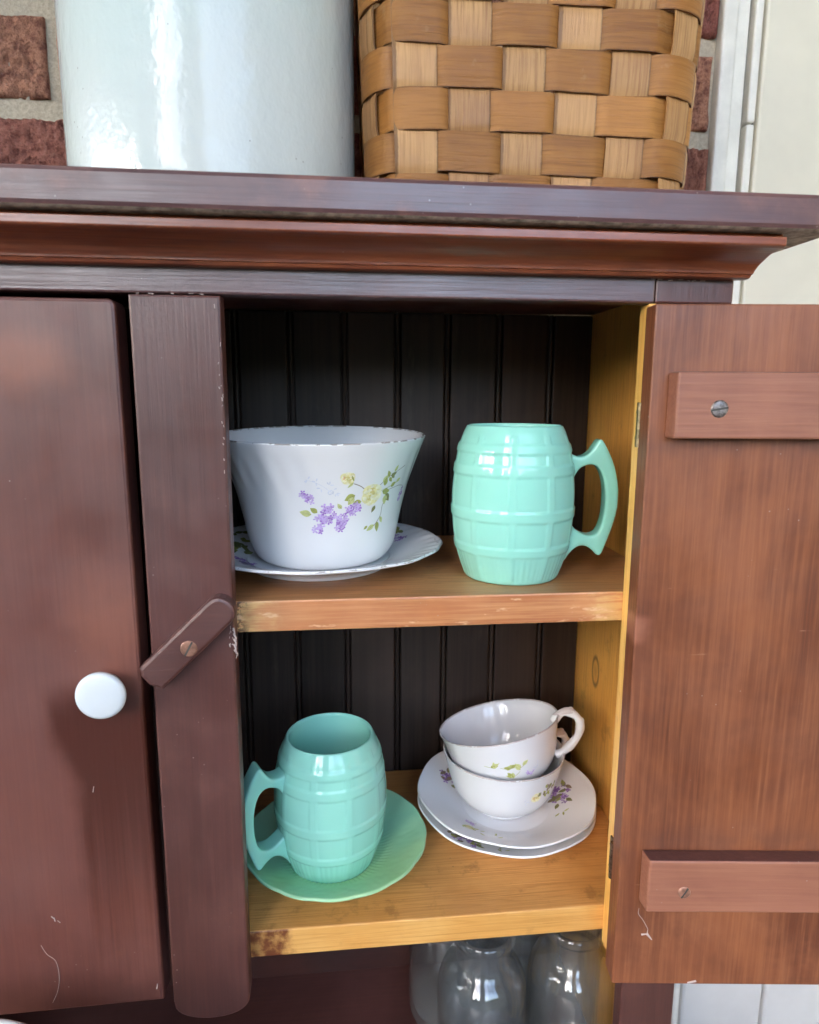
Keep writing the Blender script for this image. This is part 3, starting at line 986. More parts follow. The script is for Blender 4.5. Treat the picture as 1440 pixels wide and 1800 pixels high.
def rrect(s, hx, hy, rc):
    """point and normal on a rounded rectangle at arc position s (0 = middle of the front), total length returned when s is None"""
    sx, sy, q = 2 * (hx - rc), 2 * (hy - rc), PI / 2 * rc
    tot = 2 * sx + 2 * sy + 4 * q
    if s is None:
        return tot
    s = (s + sx / 2) % tot
    segs = [('l', sx, (-(hx - rc), -hy), (1, 0), (0, -1)), ('c', q, (hx - rc, -(hy - rc)), -90), ('l', sy, (hx, -(hy - rc)), (0, 1), (1, 0)), ('c', q, (hx - rc, hy - rc), 0),
            ('l', sx, (hx - rc, hy), (-1, 0), (0, 1)), ('c', q, (-(hx - rc), hy - rc), 90), ('l', sy, (-hx, hy - rc), (0, -1), (-1, 0)), ('c', q, (-(hx - rc), -(hy - rc)), 180)]
    for g in segs:
        if s <= g[1]:
            if g[0] == 'l':
                return (g[2][0] + g[3][0] * s, g[2][1] + g[3][1] * s), g[4]
            a = R(g[3]) + s / rc
            return (g[2][0] + rc * math.cos(a), g[2][1] + rc * math.sin(a)), (math.cos(a), math.sin(a))
        s -= g[1]
    return (-(hx - rc), -hy), (0, -1)


NST = 22
TOT = rrect(None, HX, HY, RC)
PITCH = TOT / NST
ROWH = 0.0247
ROW0 = 0.0036          # bottom of the first full row above the basket base
NROW = 9
AMP, TH = 0.0019, 0.0010
S0 = -0.0107            # where stake 0 sits along the front


def grow(z):
    return 1.0 + 0.075 * max(0, z) / 0.22


def off_w(s, row):
    ph = math.cos(PI * ((s - S0) / PITCH) + PI * row)
    return AMP * math.tanh((ph + 0.22) * 3.6)


def ribbon(name, stations, mat, parent, th):
    """stations: list of (centre-low, centre-high, normal) ; builds a thin slab with UVs in metres"""
    bm = bmesh.new()
    uvl = bm.loops.layers.uv.new('UVMap')
    rows = []
    NV = 4
    d = 0.0
    for i, (a, b_, n, crown) in enumerate(stations):
        if i:
            d += ((a + b_) / 2 - (stations[i - 1][0] + stations[i - 1][1]) / 2).length
        fr, bk = [], []
        for k in range(NV + 1):
            t = k / NV
            p = a.lerp(b_, t)
            cr = crown * (1 - (2 * t - 1) ** 2)
            fr.append((bm.verts.new(p + n * (cr + th / 2)), d, t * (b_ - a).length))
            bk.append((bm.verts.new(p + n * (cr - th / 2)), d, t * (b_ - a).length))
        rows.append((fr, bk))
    def quad(q):
        f = bm.faces.new([x[0] for x in q])
        f.smooth = True
        for l, x in zip(f.loops, q):
            l[uvl].uv = (x[1], x[2])
    for (f0, b0), (f1, b1) in zip(rows, rows[1:]):
        for k in range(NV):
            quad((f0[k], f1[k], f1[k + 1], f0[k + 1]))
            quad((b0[k + 1], b1[k + 1], b1[k], b0[k]))
        quad((f0[NV], f1[NV], b1[NV], b0[NV])); quad((b0[0], b1[0], f1[0], f0[0]))
    for f, b in (rows[0], rows[-1]):
        for k in range(NV):
            quad((f[k], f[k + 1], b[k + 1], b[k]))
    o = mk(name, bm, mat, parent)
    o.data.set_sharp_from_angle(angle=R(40))
    return o


rw = random.Random(5)
for row in range(-1, NROW):
    zl = ROW0 + row * ROWH
    st = []
    NSEG = 200
    wob = [rw.uniform(-1, 1) for _ in range(8)]
    for i in range(NSEG + 1):
        s = TOT * i / NSEG + 1e-5 - TOT / 2
        (x, y), n = rrect(s, HX, HY, RC)
        g = grow(zl + ROWH / 2)
        n3 = Vector((n[0], n[1], 0))
        off = off_w(s, row)
        wl = 0.00045 * math.sin(s * 37 + wob[0] * 9) + 0.0003 * math.sin(s * 83 + wob[1] * 9)
        wh = 0.00045 * math.sin(s * 31 + wob[2] * 9) + 0.0003 * math.sin(s * 91 + wob[3] * 9)
        gl, gh = grow(zl), grow(zl + ROWH)
        z_lo, z_hi = max(zl + 0.0005 + wl, 0.0008), zl + ROWH - 0.0003 + wh
        lo = Vector((x * gl, y * gl, z_lo)) + n3 * off
        hi = Vector((x * gh, y * gh, z_hi)) + n3 * off
        st.append((lo, hi, n3, 0.00025 if off > 0 else 0.0001))
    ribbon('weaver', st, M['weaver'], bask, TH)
for k in range(NST):
    s = S0 + PITCH * k
    (x, y), n = rrect(s, HX, HY, RC)
    n3 = Vector((n[0], n[1], 0)); t3 = Vector((-n[1], n[0], 0))
    w = 0.0130 + rw.uniform(-.0006, .0006)
    if abs(x) > HX - RC + 0.001 and abs(y) > HY - RC + 0.001:
        w *= 0.72
    st = []
    for j in range(0, 73):
        z = 0.001 + (NROW * ROWH + 0.004) * j / 72
        row = (z - ROW0) / ROWH
        r_i = math.floor(row)
        fr = row - r_i
        # swings to the other side of each weaver, crossing at the row boundaries
        sg = -math.cos(PI * k + PI * r_i)
        amp = min(1.0, math.sin(PI * fr) * 2.6)
        g = grow(z)
        c = Vector((x * g, y * g, z)) + n3 * (sg * amp * 0.0010)
        st.append((c + t3 * w * g, c - t3 * w * g, n3, 0.0))
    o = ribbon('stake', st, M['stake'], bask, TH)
    # stakes run upright: swap the UV so the grain follows them
    for l in o.data.uv_layers[0].data:
        l.uv = (l.uv[1], l.uv[0])
bm = bmesh.new()
zt = NROW * ROWH + 0.001
for dz, o_ in ((0.0, 0.0034), (0.0, -0.0034)):
    pts = []
    for i in range(120):
        (x, y), n = rrect(TOT * i / 120, HX, HY, RC)
        g = grow(zt)
        pts.append((x * g + n[0] * o_, y * g + n[1] * o_, zt))
    tube(bm, pts, 0.006, 8, True, 0.3, Vector((0, 0, 1)))
mk('rim', bm, M['weaver'], bask, (0, 0, 0), True).data.uv_layers.new(name='UVMap')
bm = bmesh.new()
pts = [(p[0][0] * 0.96, p[0][1] * 0.96) for p in (rrect(TOT * i / 60, HX, HY, RC) for i in range(60))]
vs = [bm.verts.new((x, y, 0.0002)) for x, y in pts]; f = bm.faces.new(vs)
r_ = bmesh.ops.extrude_face_region(bm, geom=[f])
for e in r_['geom']:
    if isinstance(e, bmesh.types.BMVert):
        e.co.z = 0.002
mk('base', bm, M['stake'], bask).data.uv_layers.new(name='UVMap')

# ------------------------------------------------------------------ barrel mugs
MH = 0.1110
MUG_OUT = [(0.0, 0.0340), (0.0015, 0.0352), (0.0060, 0.0366), (0.0108, 0.0384), (0.0200, 0.0412), (0.0264, 0.0424), (0.0368, 0.0440), (0.0533, 0.0450), (0.0634, 0.0450), (0.0705, 0.0445),
           (0.0836, 0.0430), (0.0936, 0.0413), (0.0985, 0.0400), (0.1054, 0.0376), (0.1085, 0.0363), (MH, 0.0350)]
HOOPS = [(0.0965, 0.0060), (0.0815, 0.0072), (0.0500, 0.0072), (0.0245, 0.0062)]


def mug_disp(t, z):
    d = 0.0
    in_h = 0.0
    for c_, w in HOOPS:
        k = 1 - sst(w * 0.5 - 0.0009, w * 0.5 + 0.0012, abs(z - c_))
        in_h = max(in_h, k)
    d += 0.0008 * in_h
    # raised joints between the staves
    ph = ((t / (2 * PI) * 10 + 0.18) % 1.0) - 0.5
    arc = abs(ph) * 2 * PI / 10 * 0.042
    j = 1 - sst(0.0021, 0.0032, arc)
    top = 1 - sst(0.104, 0.107, z)
    d += 0.00048 * j * (1 - in_h) * top * sst(0.0015, 0.004, z)
    if z < 0.022:          # narrow flutes near the foot
        ph2 = math.cos(t * 60)
        d += 0.00012 * ph2 * (1 - in_h) * sst(0.001, 0.003, z)
    return d


mug = thing('barrel_mug', (0.1958, 0.0659, Z1 + 0.0003), 'jade green barrel shaped glass mug with its handle on the right', 'mug', 'jade green barrel mugs', rz=R(-8))
bm = bmesh.new()
zs = [MH * i / 130 for i in range(131)]
mo = catmull(MUG_OUT, 6)
mtab = sorted((b_, a) for b_, a in mo)
prof = [(0, 0.0022), (0.026, 0.0020), (0.0305, 0.0012), (0.0325, 0.0)]
n_in = len(prof)
prof += [(interp(mtab, z), z) for z in zs]
prof += [(0.0345, MH + 0.0007), (0.0339, MH + 0.0010), (0.0331, MH + 0.0006), (0.0325, MH - 0.0006)]
n_out = n_in + len(zs)
prof += [(0.0325 + 0.0058 * math.sin(PI * (1 - z / MH) * 0.9) if True else 0, z) for z in [MH * (1 - i / 24) - 0.003 for i in range(0, 22)]]
prof += [(0.030, 0.0085), (0.022, 0.0068), (0, 0.0064)]


def mfn(t, r, z, i):
    if n_in <= i < n_out:
        return r + mug_disp(t, z), z
    return r, z


lathe(bm, prof, 300, mfn)
mk('mug_body', bm, M['jade'], mug, (0, 0, 0), True)
HO = [(0.036, 0.0985), (0.0380, 0.0945), (0.0410, 0.0912), (0.0455, 0.0893), (0.0505, 0.0896), (0.0545, 0.0925), (0.0574, 0.0968), (0.0598, 0.1008), (0.0618, 0.1020), (0.0640, 0.0995), (0.0687, 0.091), (0.0720, 0.083), (0.0744, 0.0745), (0.0759, 0.0645),
      (0.0760, 0.0560), (0.0750, 0.0470), (0.0717, 0.0345), (0.0680, 0.0235), (0.0655, 0.0172), (0.0632, 0.0165), (0.0600, 0.0198), (0.0554, 0.0232), (0.0505, 0.0238), (0.0455, 0.0212), (0.0415, 0.0165), (0.0385, 0.0118), (0.035, 0.010)]
HI = [(0.035, 0.0430), (0.0425, 0.0418), (0.0455, 0.0388), (0.0501, 0.0354), (0.0545, 0.0335), (0.0582, 0.0334), (0.0612, 0.0347), (0.0634, 0.0380), (0.0650, 0.0430), (0.0660, 0.0500), (0.0663, 0.0575), (0.0658, 0.0650), (0.0645, 0.0715), (0.0622, 0.0775), (0.0592, 0.0808), (0.0554, 0.0818), (0.0510, 0.0808), (0.0475, 0.0785), (0.0445, 0.0735), (0.0425, 0.0700), (0.035, 0.068)]
bm = bmesh.new()
HI = [(0.0555 + (x - 0.0555) * (1.10 if x > 0.043 else 1.0), 0.0577 + (z - 0.0577) * 1.10) for x, z in HI]
out = catmull(HO, 3) + catmull(HI, 3)
prism_xz(bm, out, -0.0074, 0.0074)
organic('handle', bm, M['jade'], mug, 0.0009, 18, 0.5, 0.0004)
m2 = copy_thing(mug, (0.0575, 0.0800, Z2 + 0.0071), R(206), 'jade green barrel shaped glass mug with its handle on the left, on a green saucer')

m2.scale = (0.985, 0.985, 0.965)
# ------------------------------------------------------------------ jade saucer
gs = thing('green_saucer', (0.0610, 0.0880, Z2 + 0.0003), 'jade green glass saucer under the lower barrel mug', 'saucer')
bm = bmesh.new()
pr = catmull([(0, 0.0030), (0.020, 0.0030), (0.024, 0.0022), (0.026, 0.0), (0.029, 0.0), (0.031, 0.0025), (0.040, 0.0046), (0.055, 0.0100), (0.066, 0.0150), (0.0738, 0.0182), (0.0750, 0.0196), (0.0744, 0.0208), (0.0725, 0.0206), (0.064, 0.0172), (0.052, 0.0118), (0.042, 0.0082), (0.037, 0.0071), (0.020, 0.0066), (0, 0.0066)], 4)


def gfn(t, r, z, i):
    up = i > 11 * 4
    d = 0
    if up and 0.030 < r < 0.047:
        d = -0.0009 * max(0, math.cos(t * 72)) * sst(0.030, 0.034, r) * (1 - sst(0.043, 0.047, r))
    if up and 0.050 < r < 0.070:
        d += 0.00035 * mnoise.noise(Vector((math.cos(t) * r * 220, math.sin(t) * r * 220, 2)))
    k = sst(0.060, 0.075, r)
    return r * (1 + 0.010 * k * (abs(math.cos(t * 8)) - 0.6)), z + d


lathe(bm, pr, 288, gfn)
mk('saucer_body', bm, M['jade_saucer'], gs, (0, 0, 0), True)


# ------------------------------------------------------------------ flower transfers on porcelain
class Surf:
    """surface of revolution as (theta, arc) so that flat prints can follow it"""
    def __init__(s, prof, lift=0.00014):
        s.p = prof; s.lift = lift
        s.a = [0.0]
        for q, w in zip(prof, prof[1:]):
            s.a.append(s.a[-1] + math.hypot(w[0] - q[0], w[1] - q[1]))

    def arc_z(s, z):
        for i, (q, w) in enumerate(zip(s.p, s.p[1:])):
            if min(q[1], w[1]) <= z <= max(q[1], w[1]) and abs(w[1] - q[1]) > 1e-9:
                return s.a[i] + (s.a[i + 1] - s.a[i]) * (z - q[1]) / (w[1] - q[1])
        return s.a[-1]

    def arc_r(s, r):
        for i, (q, w) in enumerate(zip(s.p, s.p[1:])):
            if min(q[0], w[0]) <= r <= max(q[0], w[0]) and abs(w[0] - q[0]) > 1e-9:
                return s.a[i] + (s.a[i + 1] - s.a[i]) * (r - q[0]) / (w[0] - q[0])
        return s.a[-1]

    def at(s, th, a, extra=0.0):
        a = max(0.0, min(s.a[-1] - 1e-7, a))
        i = 0
        while i < len(s.a) - 2 and s.a[i + 1] < a:
            i += 1
        t = (a - s.a[i]) / max(1e-9, s.a[i + 1] - s.a[i])
        q, w = s.p[i], s.p[i + 1]
        r = q[0] + (w[0] - q[0]) * t; z = q[1] + (w[1] - q[1]) * t
        dx, dz = w[0] - q[0], w[1] - q[1]
        l = math.hypot(dx, dz) or 1
        nr, nz = dz / l, -dx / l            # outward when the profile climbs outside
        k = s.lift + extra
        r += nr * k; z += nz * k
        return Vector((r * math.cos(th), r * math.sin(th), z)), r


class Print:
    def __init__(s, surf, sign=1.0):
        s.f = surf; s.bm = bmesh.new(); s.mats = []; s.sign = sign; s.k = 0

    def mi(s, name):
        if name not in s.mats:
            s.mats.append(name)
        return s.mats.index(name)

    def poly(s, th, a, pts, mat, ex=None):
        s.k += 1
        e = (s.k % 40) * 0.0000018 if ex is None else ex
        r = s.f.at(th, a)[1]
        cx = sum(p[0] for p in pts) / len(pts); cy = sum(p[1] for p in pts) / len(pts)
        vs = [s.bm.verts.new(s.f.at(th + p[0] / r, a + p[1] * s.sign, e)[0]) for p in pts]
        c = s.bm.verts.new(s.f.at(th + cx / r, a + cy * s.sign, e)[0])
        i = s.mi(mat)
        for q in range(len(vs)):
            f = s.bm.faces.new((c, vs[q], vs[(q + 1) % len(vs)])); f.material_index = i

    def petal(s, th, a, ang, l, w, mat, dist=0.0, n=8):
        pts = []
        for k in range(n):
            t = 2 * PI * k / n
            x = dist + l / 2 + l / 2 * math.cos(t); y = w / 2 * math.sin(t) * (1 + 0.25 * math.cos(t))
            pts.append((x * math.cos(ang) - y * math.sin(ang), x * math.sin(ang) + y * math.cos(ang)))
        s.poly(th, a, pts, mat)

    def leaf(s, th, a, ang, l, w, mat, vein='leaf_dark'):
        pts = []
        for k in range(6):
            t = k / 6
            pts.append((l * t, w / 2 * math.sin(PI * t ** 0.8)))
        pts.append((l, 0))
        for k in range(5, 0, -1):
            t = k / 6
            pts.append((l * t, -w / 2 * math.sin(PI * t ** 0.8)))
        rot = lambda p: (p[0] * math.cos(ang) - p[1] * math.sin(ang), p[0] * math.sin(ang) + p[1] * math.cos(ang))
        s.poly(th, a, [rot(p) for p in pts], mat)
        s.poly(th, a, [rot(p) for p in ((0, .00012), (l * .9, .00005), (l * .9, -.00005), (0, -.00012))], vein, 0.00009)

    def stem(s, pts, w, mat='stem'):
        r = s.f.at(*pts[0])[1]
        P = catmull([(p[0] * r, p[1]) for p in pts], 5)
        for p, q in zip(P, P[1:]):
            dx, dy = q[0] - p[0], q[1] - p[1]; l = math.hypot(dx, dy) or 1
            nx, ny = -dy / l * w / 2, dx / l * w / 2
            th = p[0] / r
            s.poly(th, p[1], [(nx, ny * s.sign), (dx + nx, (dy + ny) * s.sign), (dx - nx, (dy - ny) * s.sign), (-nx, -ny * s.sign)], mat, 0.0)

    def floret(s, th, a, size, rnd, mats=('violet', 'lilac', 'lilac')):
        a0 = rnd.uniform(0, PI)
        m = rnd.choice(mats)
        for k in range(4):
            s.petal(th, a, a0 + k * PI / 2 + rnd.uniform(-.2, .2), size * rnd.uniform(.42, .58), size * rnd.uniform(.28, .36), m, size * 0.06, 7)
        s.petal(th, a, 0, size * 0.14, size * 0.14, 'plum', -size * .07, 5)

    def cluster(s, th, a, ru, rv, n, size, rnd, tilt=0.0, mats=('violet', 'lilac', 'lilac')):
        r = s.f.at(th, a)[1]
        for _ in range(n):
            q = math.sqrt(rnd.random()); t = rnd.uniform(0, 2 * PI)
            u, v = ru * q * math.cos(t), rv * q * math.sin(t)
            u, v = u * math.cos(tilt) - v * math.sin(tilt), u * math.sin(tilt) + v * math.cos(tilt)
            s.floret(th + u / r, a + v * s.sign, size * rnd.uniform(.75, 1.1), rnd, mats)

    def rose(s, th, a, rad, rnd, ang=0.0):
        for k in range(9):
            t = ang + 2 * PI * k / 9
            s.petal(th, a, t + rnd.uniform(-.15, .15), rad * rnd.uniform(.85, 1.08), rad * .95, 'rose' if k % 2 else 'rose_pale', rad * .05, 10)
        for k in range(7):
            t = ang + .3 + 2 * PI * k / 7
            s.petal(th, a, t, rad * .55, rad * .6, ('rose', 'rose_deep', 'rose_pale')[k % 3], rad * .05, 9)
        for k in range(5):
            t = ang + 2 * PI * k / 5
            s.petal(th, a, t, rad * .32, rad * .34, ('rose_deep', 'rose')[k % 2], 0, 8)
        for k in range(5):           # fine petal lines
            t = ang + .6 + 2 * PI * k / 5
            s.petal(th, a, t + 1.3, rad * .6, rad * .05, 'rose_deep', rad * .35, 6)
        r = s.f.at(th, a)[1]
        for k in range(4):
            s.petal(th - rad * .3 / r, a, 2.2 + k * .5, rad * .3, rad * .10, 'blush', rad * .1, 6)

    def done(s, parent, loc=(0, 0, 0)):
        o = mk('flower_print', s.bm, [PRINT[k] for k in s.mats], parent, loc)
        o['kind'] = 'stuff'
        return o


# ------------------------------------------------------------------ bowl and its saucer
BP = catmull([(.0390, 0), (.0468, .0010), (.0520, .0045), (.0556, .0115), (.0580, .0200), (.0604, .0316), (.0624, .041), (.0642, .0485), (.0674, .0608), (.0712, .0722), (.0754, .0833), (.0790, .0915), (.0806, .0958)], 5)
bowl = thing('planter_bowl', (0.0542, 0.1097, Z1 + 0.0062), 'flared white porcelain bowl printed with yellow roses and lilac', 'bowl')
bsurf = Surf(BP, 0.00022)
bm = bmesh.new()
pr = [(0, 0.0012), (0.033, 0.0012)] + BP
nb0, nb1 = 2, 2 + len(BP)
pr += [(0.0802, 0.0964), (0.0794, 0.0966), (0.0786, 0.0962), (0.0774, 0.0938)] + [(r - 0.0033, z) for r, z in reversed(BP[12:-8])] + [(0.046, 0.0085), (0.036, 0.006), (0, 0.0055)]


def bfn(t, r, z, i):
    if nb0 <= i < nb1 - 3 and z > 0.001:
        # soft reeding under the rim, away from the printed side
        side = sst(0.25, 0.8, abs(((t + 1.15 + PI) % (2 * PI)) - PI))
        k = sst(0.055, 0.072, z) * (1 - sst(0.082, 0.092, z))
        r += 0.00028 * math.sin(t * 30 + z * 90) * k * side
        r += 0.0012 * math.cos(t * 8) * sst(0.0, 0.008, z) * (1 - sst(0.012, 0.03, z)) * 0.5
    return r, z


lathe(bm, pr, 256, bfn)
mk('bowl_body', bm, M['bowl'], bowl, (0, 0, 0), True)
rp = random.Random(21)
P = Print(bsurf)
AZ = bsurf.arc_z
# grey ghost sprays
for th, z in ((-1.68, .0719), (-1.60, .0702), (-1.555, .0655), (-1.472, .0677), (-1.437, .0642), (-1.487, .0607), (-1.40, .062)):
    for k in range(3):
        P.petal(th, AZ(z), rp.uniform(0, 6), 0.0026, 0.0009, 'ghost', 0.0004)
P.stem([(-1.70, AZ(.072)), (-1.56, AZ(.068)), (-1.43, AZ(.061))], 0.0003, 'ghost')
# stems
P.stem([(-0.923, AZ(.0645)), (-0.796, AZ(.0708)), (-0.574, AZ(.0772))], 0.0005)
P.stem([(-0.90, AZ(.060)), (-0.75, AZ(.063)), (-0.602, AZ(.0659))], 0.0004, 'leaf')
P.stem([(-0.751, AZ(.0545)), (-0.815, AZ(.0495)), (-0.82, AZ(.0411)), (-0.90, AZ(.034))], 0.0005)
P.stem([(-1.225, AZ(.0680)), (-1.145, AZ(.0656)), (-1.06, AZ(.061))], 0.0006)
P.stem([(-0.80, AZ(.060)), (-0.60, AZ(.062)), (-0.48, AZ(.061))], 0.0004)
# leaves
for th, z, an, l, w, mt in ((-1.665, .0462, 2.9, .0085, .0052, 'leaf_pale'), (-1.60, .0476, 2.5, .006, .004, 'leaf'), (-1.20, .0595, 3.6, .0085, .0055, 'leaf'), (-1.21, .058, 4.1, .0070, .0048, 'leaf_pale'),
                            (-0.88, .0668, 0.9, .0075, .0044, 'leaf_pale'), (-0.80, .0705, 2.1, .006, .0032, 'leaf'), (-0.78, .0708, 0.4, .0062, .0032, 'leaf_dark'), (-0.80, .0700, -.8, .0055, .0030, 'leaf'),
                            (-0.74, .0735, 1.2, .006, .003, 'leaf_pale'), (-0.86, .0600, -.1, .0078, .0050, 'leaf'), (-0.80, .0580, -.9, .0085, .0048, 'leaf_dark'), (-0.80, .0570, -1.5, .008, .0046, 'leaf_pale'), (-0.74, .0625, .6, .006, .0036, 'leaf'),
                            (-0.66, .0655, .5, .0055, .003, 'leaf_pale'), (-0.84, .0640, 1.6, .007, .004, 'leaf'), (-0.72, .0690, 2.4, .006, .003, 'leaf_dark'), (-0.93, .0500, -2.0, .006, .003, 'leaf_dark'), (-1.12, .0545, 3.4, .007, .0045, 'leaf'), (-1.34, .0500, 2.2, .005, .003, 'leaf_pale'), (-0.90, .0350, 3.7, .0078, .0040, 'leaf_pale'), (-0.86, .0370, -1.4, .0085, .0040, 'leaf'), (-0.82, .0405, -1.1, .006, .0030, 'leaf_pale'), (-1.00, .0350, 3.9, .004, .0022, 'leaf')):
    P.leaf(th, AZ(z), an, l, w, mt)
for (ru, rv, n, th, z, tl) in ((.0075, .0055, 12, -1.50, .0440, .3), (.0050, .0050, 8, -1.33, .0430, 0), (.0050, .0045, 8, -1.21, .0490, .4), (.0030, .0030, 4, -1.59, .0350, 0), (.0030, .0035, 4, -1.36, .0365, 0), (.0030, .0025, 4, -1.48, .0510, 0)):
    P.cluster(th, AZ(z), ru, rv, int(n * 2.1), 0.0044, rp, tl)
P.cluster(-1.70, AZ(.0590), .0066, .0028, 13, 0.0036, rp, -.55)
P.cluster(-0.47, AZ(.0560), .0024, .0068, 12, 0.0034, rp, -.2, ('violet', 'plum', 'lilac'))
P.rose(-1.00, AZ(.0590), .0086, rp, .4)
P.rose(-0.96, AZ(.0605), .0050, rp, 1.0)
P.rose(-1.295, AZ(.0722), .0052, rp, 2.0)
P.leaf(-1.23, AZ(.0690), 3.9, .006, .002, 'leaf_pale'); P.leaf(-1.23, AZ(.0700), 2.0, .005, .0014, 'leaf')
P.done(bowl)

sau = thing('white_saucer', (0.0509, 0.1091, Z1 + 0.0003), 'scalloped white porcelain saucer under the flowered bowl', 'saucer')
spr = catmull([(0, 0.0025), (0.046, 0.0025), (0.050, 0.0), (0.0535, 0.0), (0.0550, 0.0030), (0.062, 0.0065), (0.080, 0.0118), (0.0940, 0.0158), (0.0972, 0.0172), (0.0968, 0.0184), (0.0950, 0.0186), (0.080, 0.0146), (0.064, 0.0098), (0.057, 0.0070), (0.050, 0.0060), (0, 0.0058)], 4)


def scal(t, r, z, i):
    k = sst(0.075, 0.097, r)
    s_ = 0.55 * abs(math.cos(t * 4 + .5)) + 0.45 * abs(math.cos(t * 8 + .5))
    em = 0.0003 * math.sin(t * 40) * sst(0.086, 0.089, r) * (1 - sst(0.094, 0.096, r)) if i > 38 else 0
    return r * (1 + 0.026 * k * (s_ - 0.55)), z + em


bm = bmesh.new()
lathe(bm, spr, 256, scal)
# the worn dark line along the very lip is a second material on the top rings
mk('saucer_body', bm, [M['plate'], M['plate_line']], sau, (0, 0, 0), True)
me = sau.children[0].data
for f in me.polygons:
    c_ = f.center
    if math.hypot(c_.x, c_.y) > 0.0940 and c_.z > 0.0178 and f.normal.z > -0.2:
        f.material_index = 1
tsurf = Surf(spr[4 * 10:], 0.00022)
P = Print(tsurf, -1.0)
AR = tsurf.arc_r
rp = random.Random(4)
def polar(x, y):
    return math.atan2(y, x), math.hypot(x, y)
for x, y, n, ru, mts in ((-0.052, -0.030, 16, .010, ('violet', 'plum', 'violet')), (-0.060, -0.018, 10, .008, ('violet', 'plum', 'lilac')), (0.0667, 0.0319, 12, .009, ('violet', 'plum', 'lilac'))):
    th, r = polar(x, y)
    P.cluster(th, AR(r), ru, ru * .6, n, 0.0055, rp, rp.uniform(0, 3), mts)
for x, y in ((-0.0626, 0.0181), (-0.066, 0.030), (-0.0696, 0.0497), (-0.058, 0.008), (-0.068, 0.010), (0.0687, 0.0480), (0.060, 0.050)):
    th, r = polar(x, y)
    for k in range(4):
        P.leaf(th + rp.uniform(-.06, .06), AR(r), rp.uniform(0, 6), rp.uniform(.007, .012), .005, rp.choice(('leaf_dark', 'leaf', 'leaf_dark')))
P.done(sau)

bowl.rotation_euler = (R(2.0), 0, 0)
bowl.location.z += 0.0012
# ------------------------------------------------------------------ two teacups on two saucers
tpr = catmull([(0, 0.0025), (0.034, 0.0022), (0.037, 0.0), (0.040, 0.0), (0.0415, 0.0030), (0.050, 0.0075), (0.066, 0.0150), (0.0765, 0.0200), (0.0790, 0.0214), (0.0786, 0.0224), (0.0768, 0.0222), (0.062, 0.0164), (0.048, 0.0098), (0.040, 0.0066), (0.034, 0.0060), (0, 0.0058)], 4)
ts = thing('tea_saucer', (0.2130, 0.1205, Z2 + 0.0003), 'lower of the two stacked white porcelain tea saucers, resting on the shelf', 'saucer', 'stacked tea saucers')
bm = bmesh.new()
lathe(bm, tpr, 192, lambda t, r, z, i: (r * (1 + 0.008 * sst(0.06, 0.079, r) * math.cos(t * 8)), z))
mk('saucer_body', bm, [M['plate'], M['cup']], ts, (0, 0, 0), True)
ssurf = Surf(tpr[4 * 10:], 0.00022)
def tea_print(parent, seed, sprays):
    P = Print(ssurf, -1.0)
    rp = random.Random(seed)
    for x, y, kind in sprays:
        th, r = polar(x, y)
        a = ssurf.arc_r(r)
        if kind == 'dark':
            P.cluster(th, a, .009, .006, 14, 0.005, rp, rp.uniform(0, 3), ('violet', 'plum', 'plum'))
            for k in range(6):
                P.leaf(th + rp.uniform(-.12, .12), a + rp.uniform(-.006, .006), rp.uniform(0, 6), .008, .004, rp.choice(('leaf_dark', 'leaf', 'stem')))
        elif kind == 'lilac':
            P.cluster(th, a, .006, .004, 7, 0.0042, rp, 0, ('lilac', 'lilac', 'violet'))
            P.stem([(th, a), (th + .05, a + .008)], .0004)
        elif kind == 'rose':
            P.rose(th, a, .0052, rp, rp.uniform(0, 6))
            for k in range(3):
                P.leaf(th + rp.uniform(-.1, .1), a, rp.uniform(0, 6), .007, .0034, rp.choice(('leaf', 'leaf_pale')))
        else:
            for k in range(3):
                P.leaf(th + rp.uniform(-.1, .1), a + rp.uniform(-.004, .004), rp.uniform(0, 6), .006, .002, rp.choice(('leaf_pale', 'leaf')))
    P.done(parent)
tea_print(ts, 8, ((-0.040, -0.055, 'dark'), (-0.05, -0.045, 'dark'), (-0.02, -0.064, 'leaf')))
ts2 = copy_thing(ts, (0.2125, 0.1210, Z2 + 0.0102), R(40), 'upper of the two stacked white porcelain tea saucers, directly under the cups')
for ch in list(ts2.children):
    if ch.name.startswith('flower_print'):
        bpy.data.objects.remove(ch)
ts2.rotation_euler = (R(1.2), R(0.6), 0)
tea_print(ts2, 9, ((-0.0415, -0.0415, 'rose'), (-0.0390, -0.031, 'lilac'), (0.0491, -0.0039, 'dark'), (0.0537, 0.0064, 'dark'), (0.0429, -0.0235, 'leaf'), (-0.0478, 0.0302, 'dark'), (-0.0318, -0.0495, 'leaf'), (-0.017, -0.054, 'leaf')))

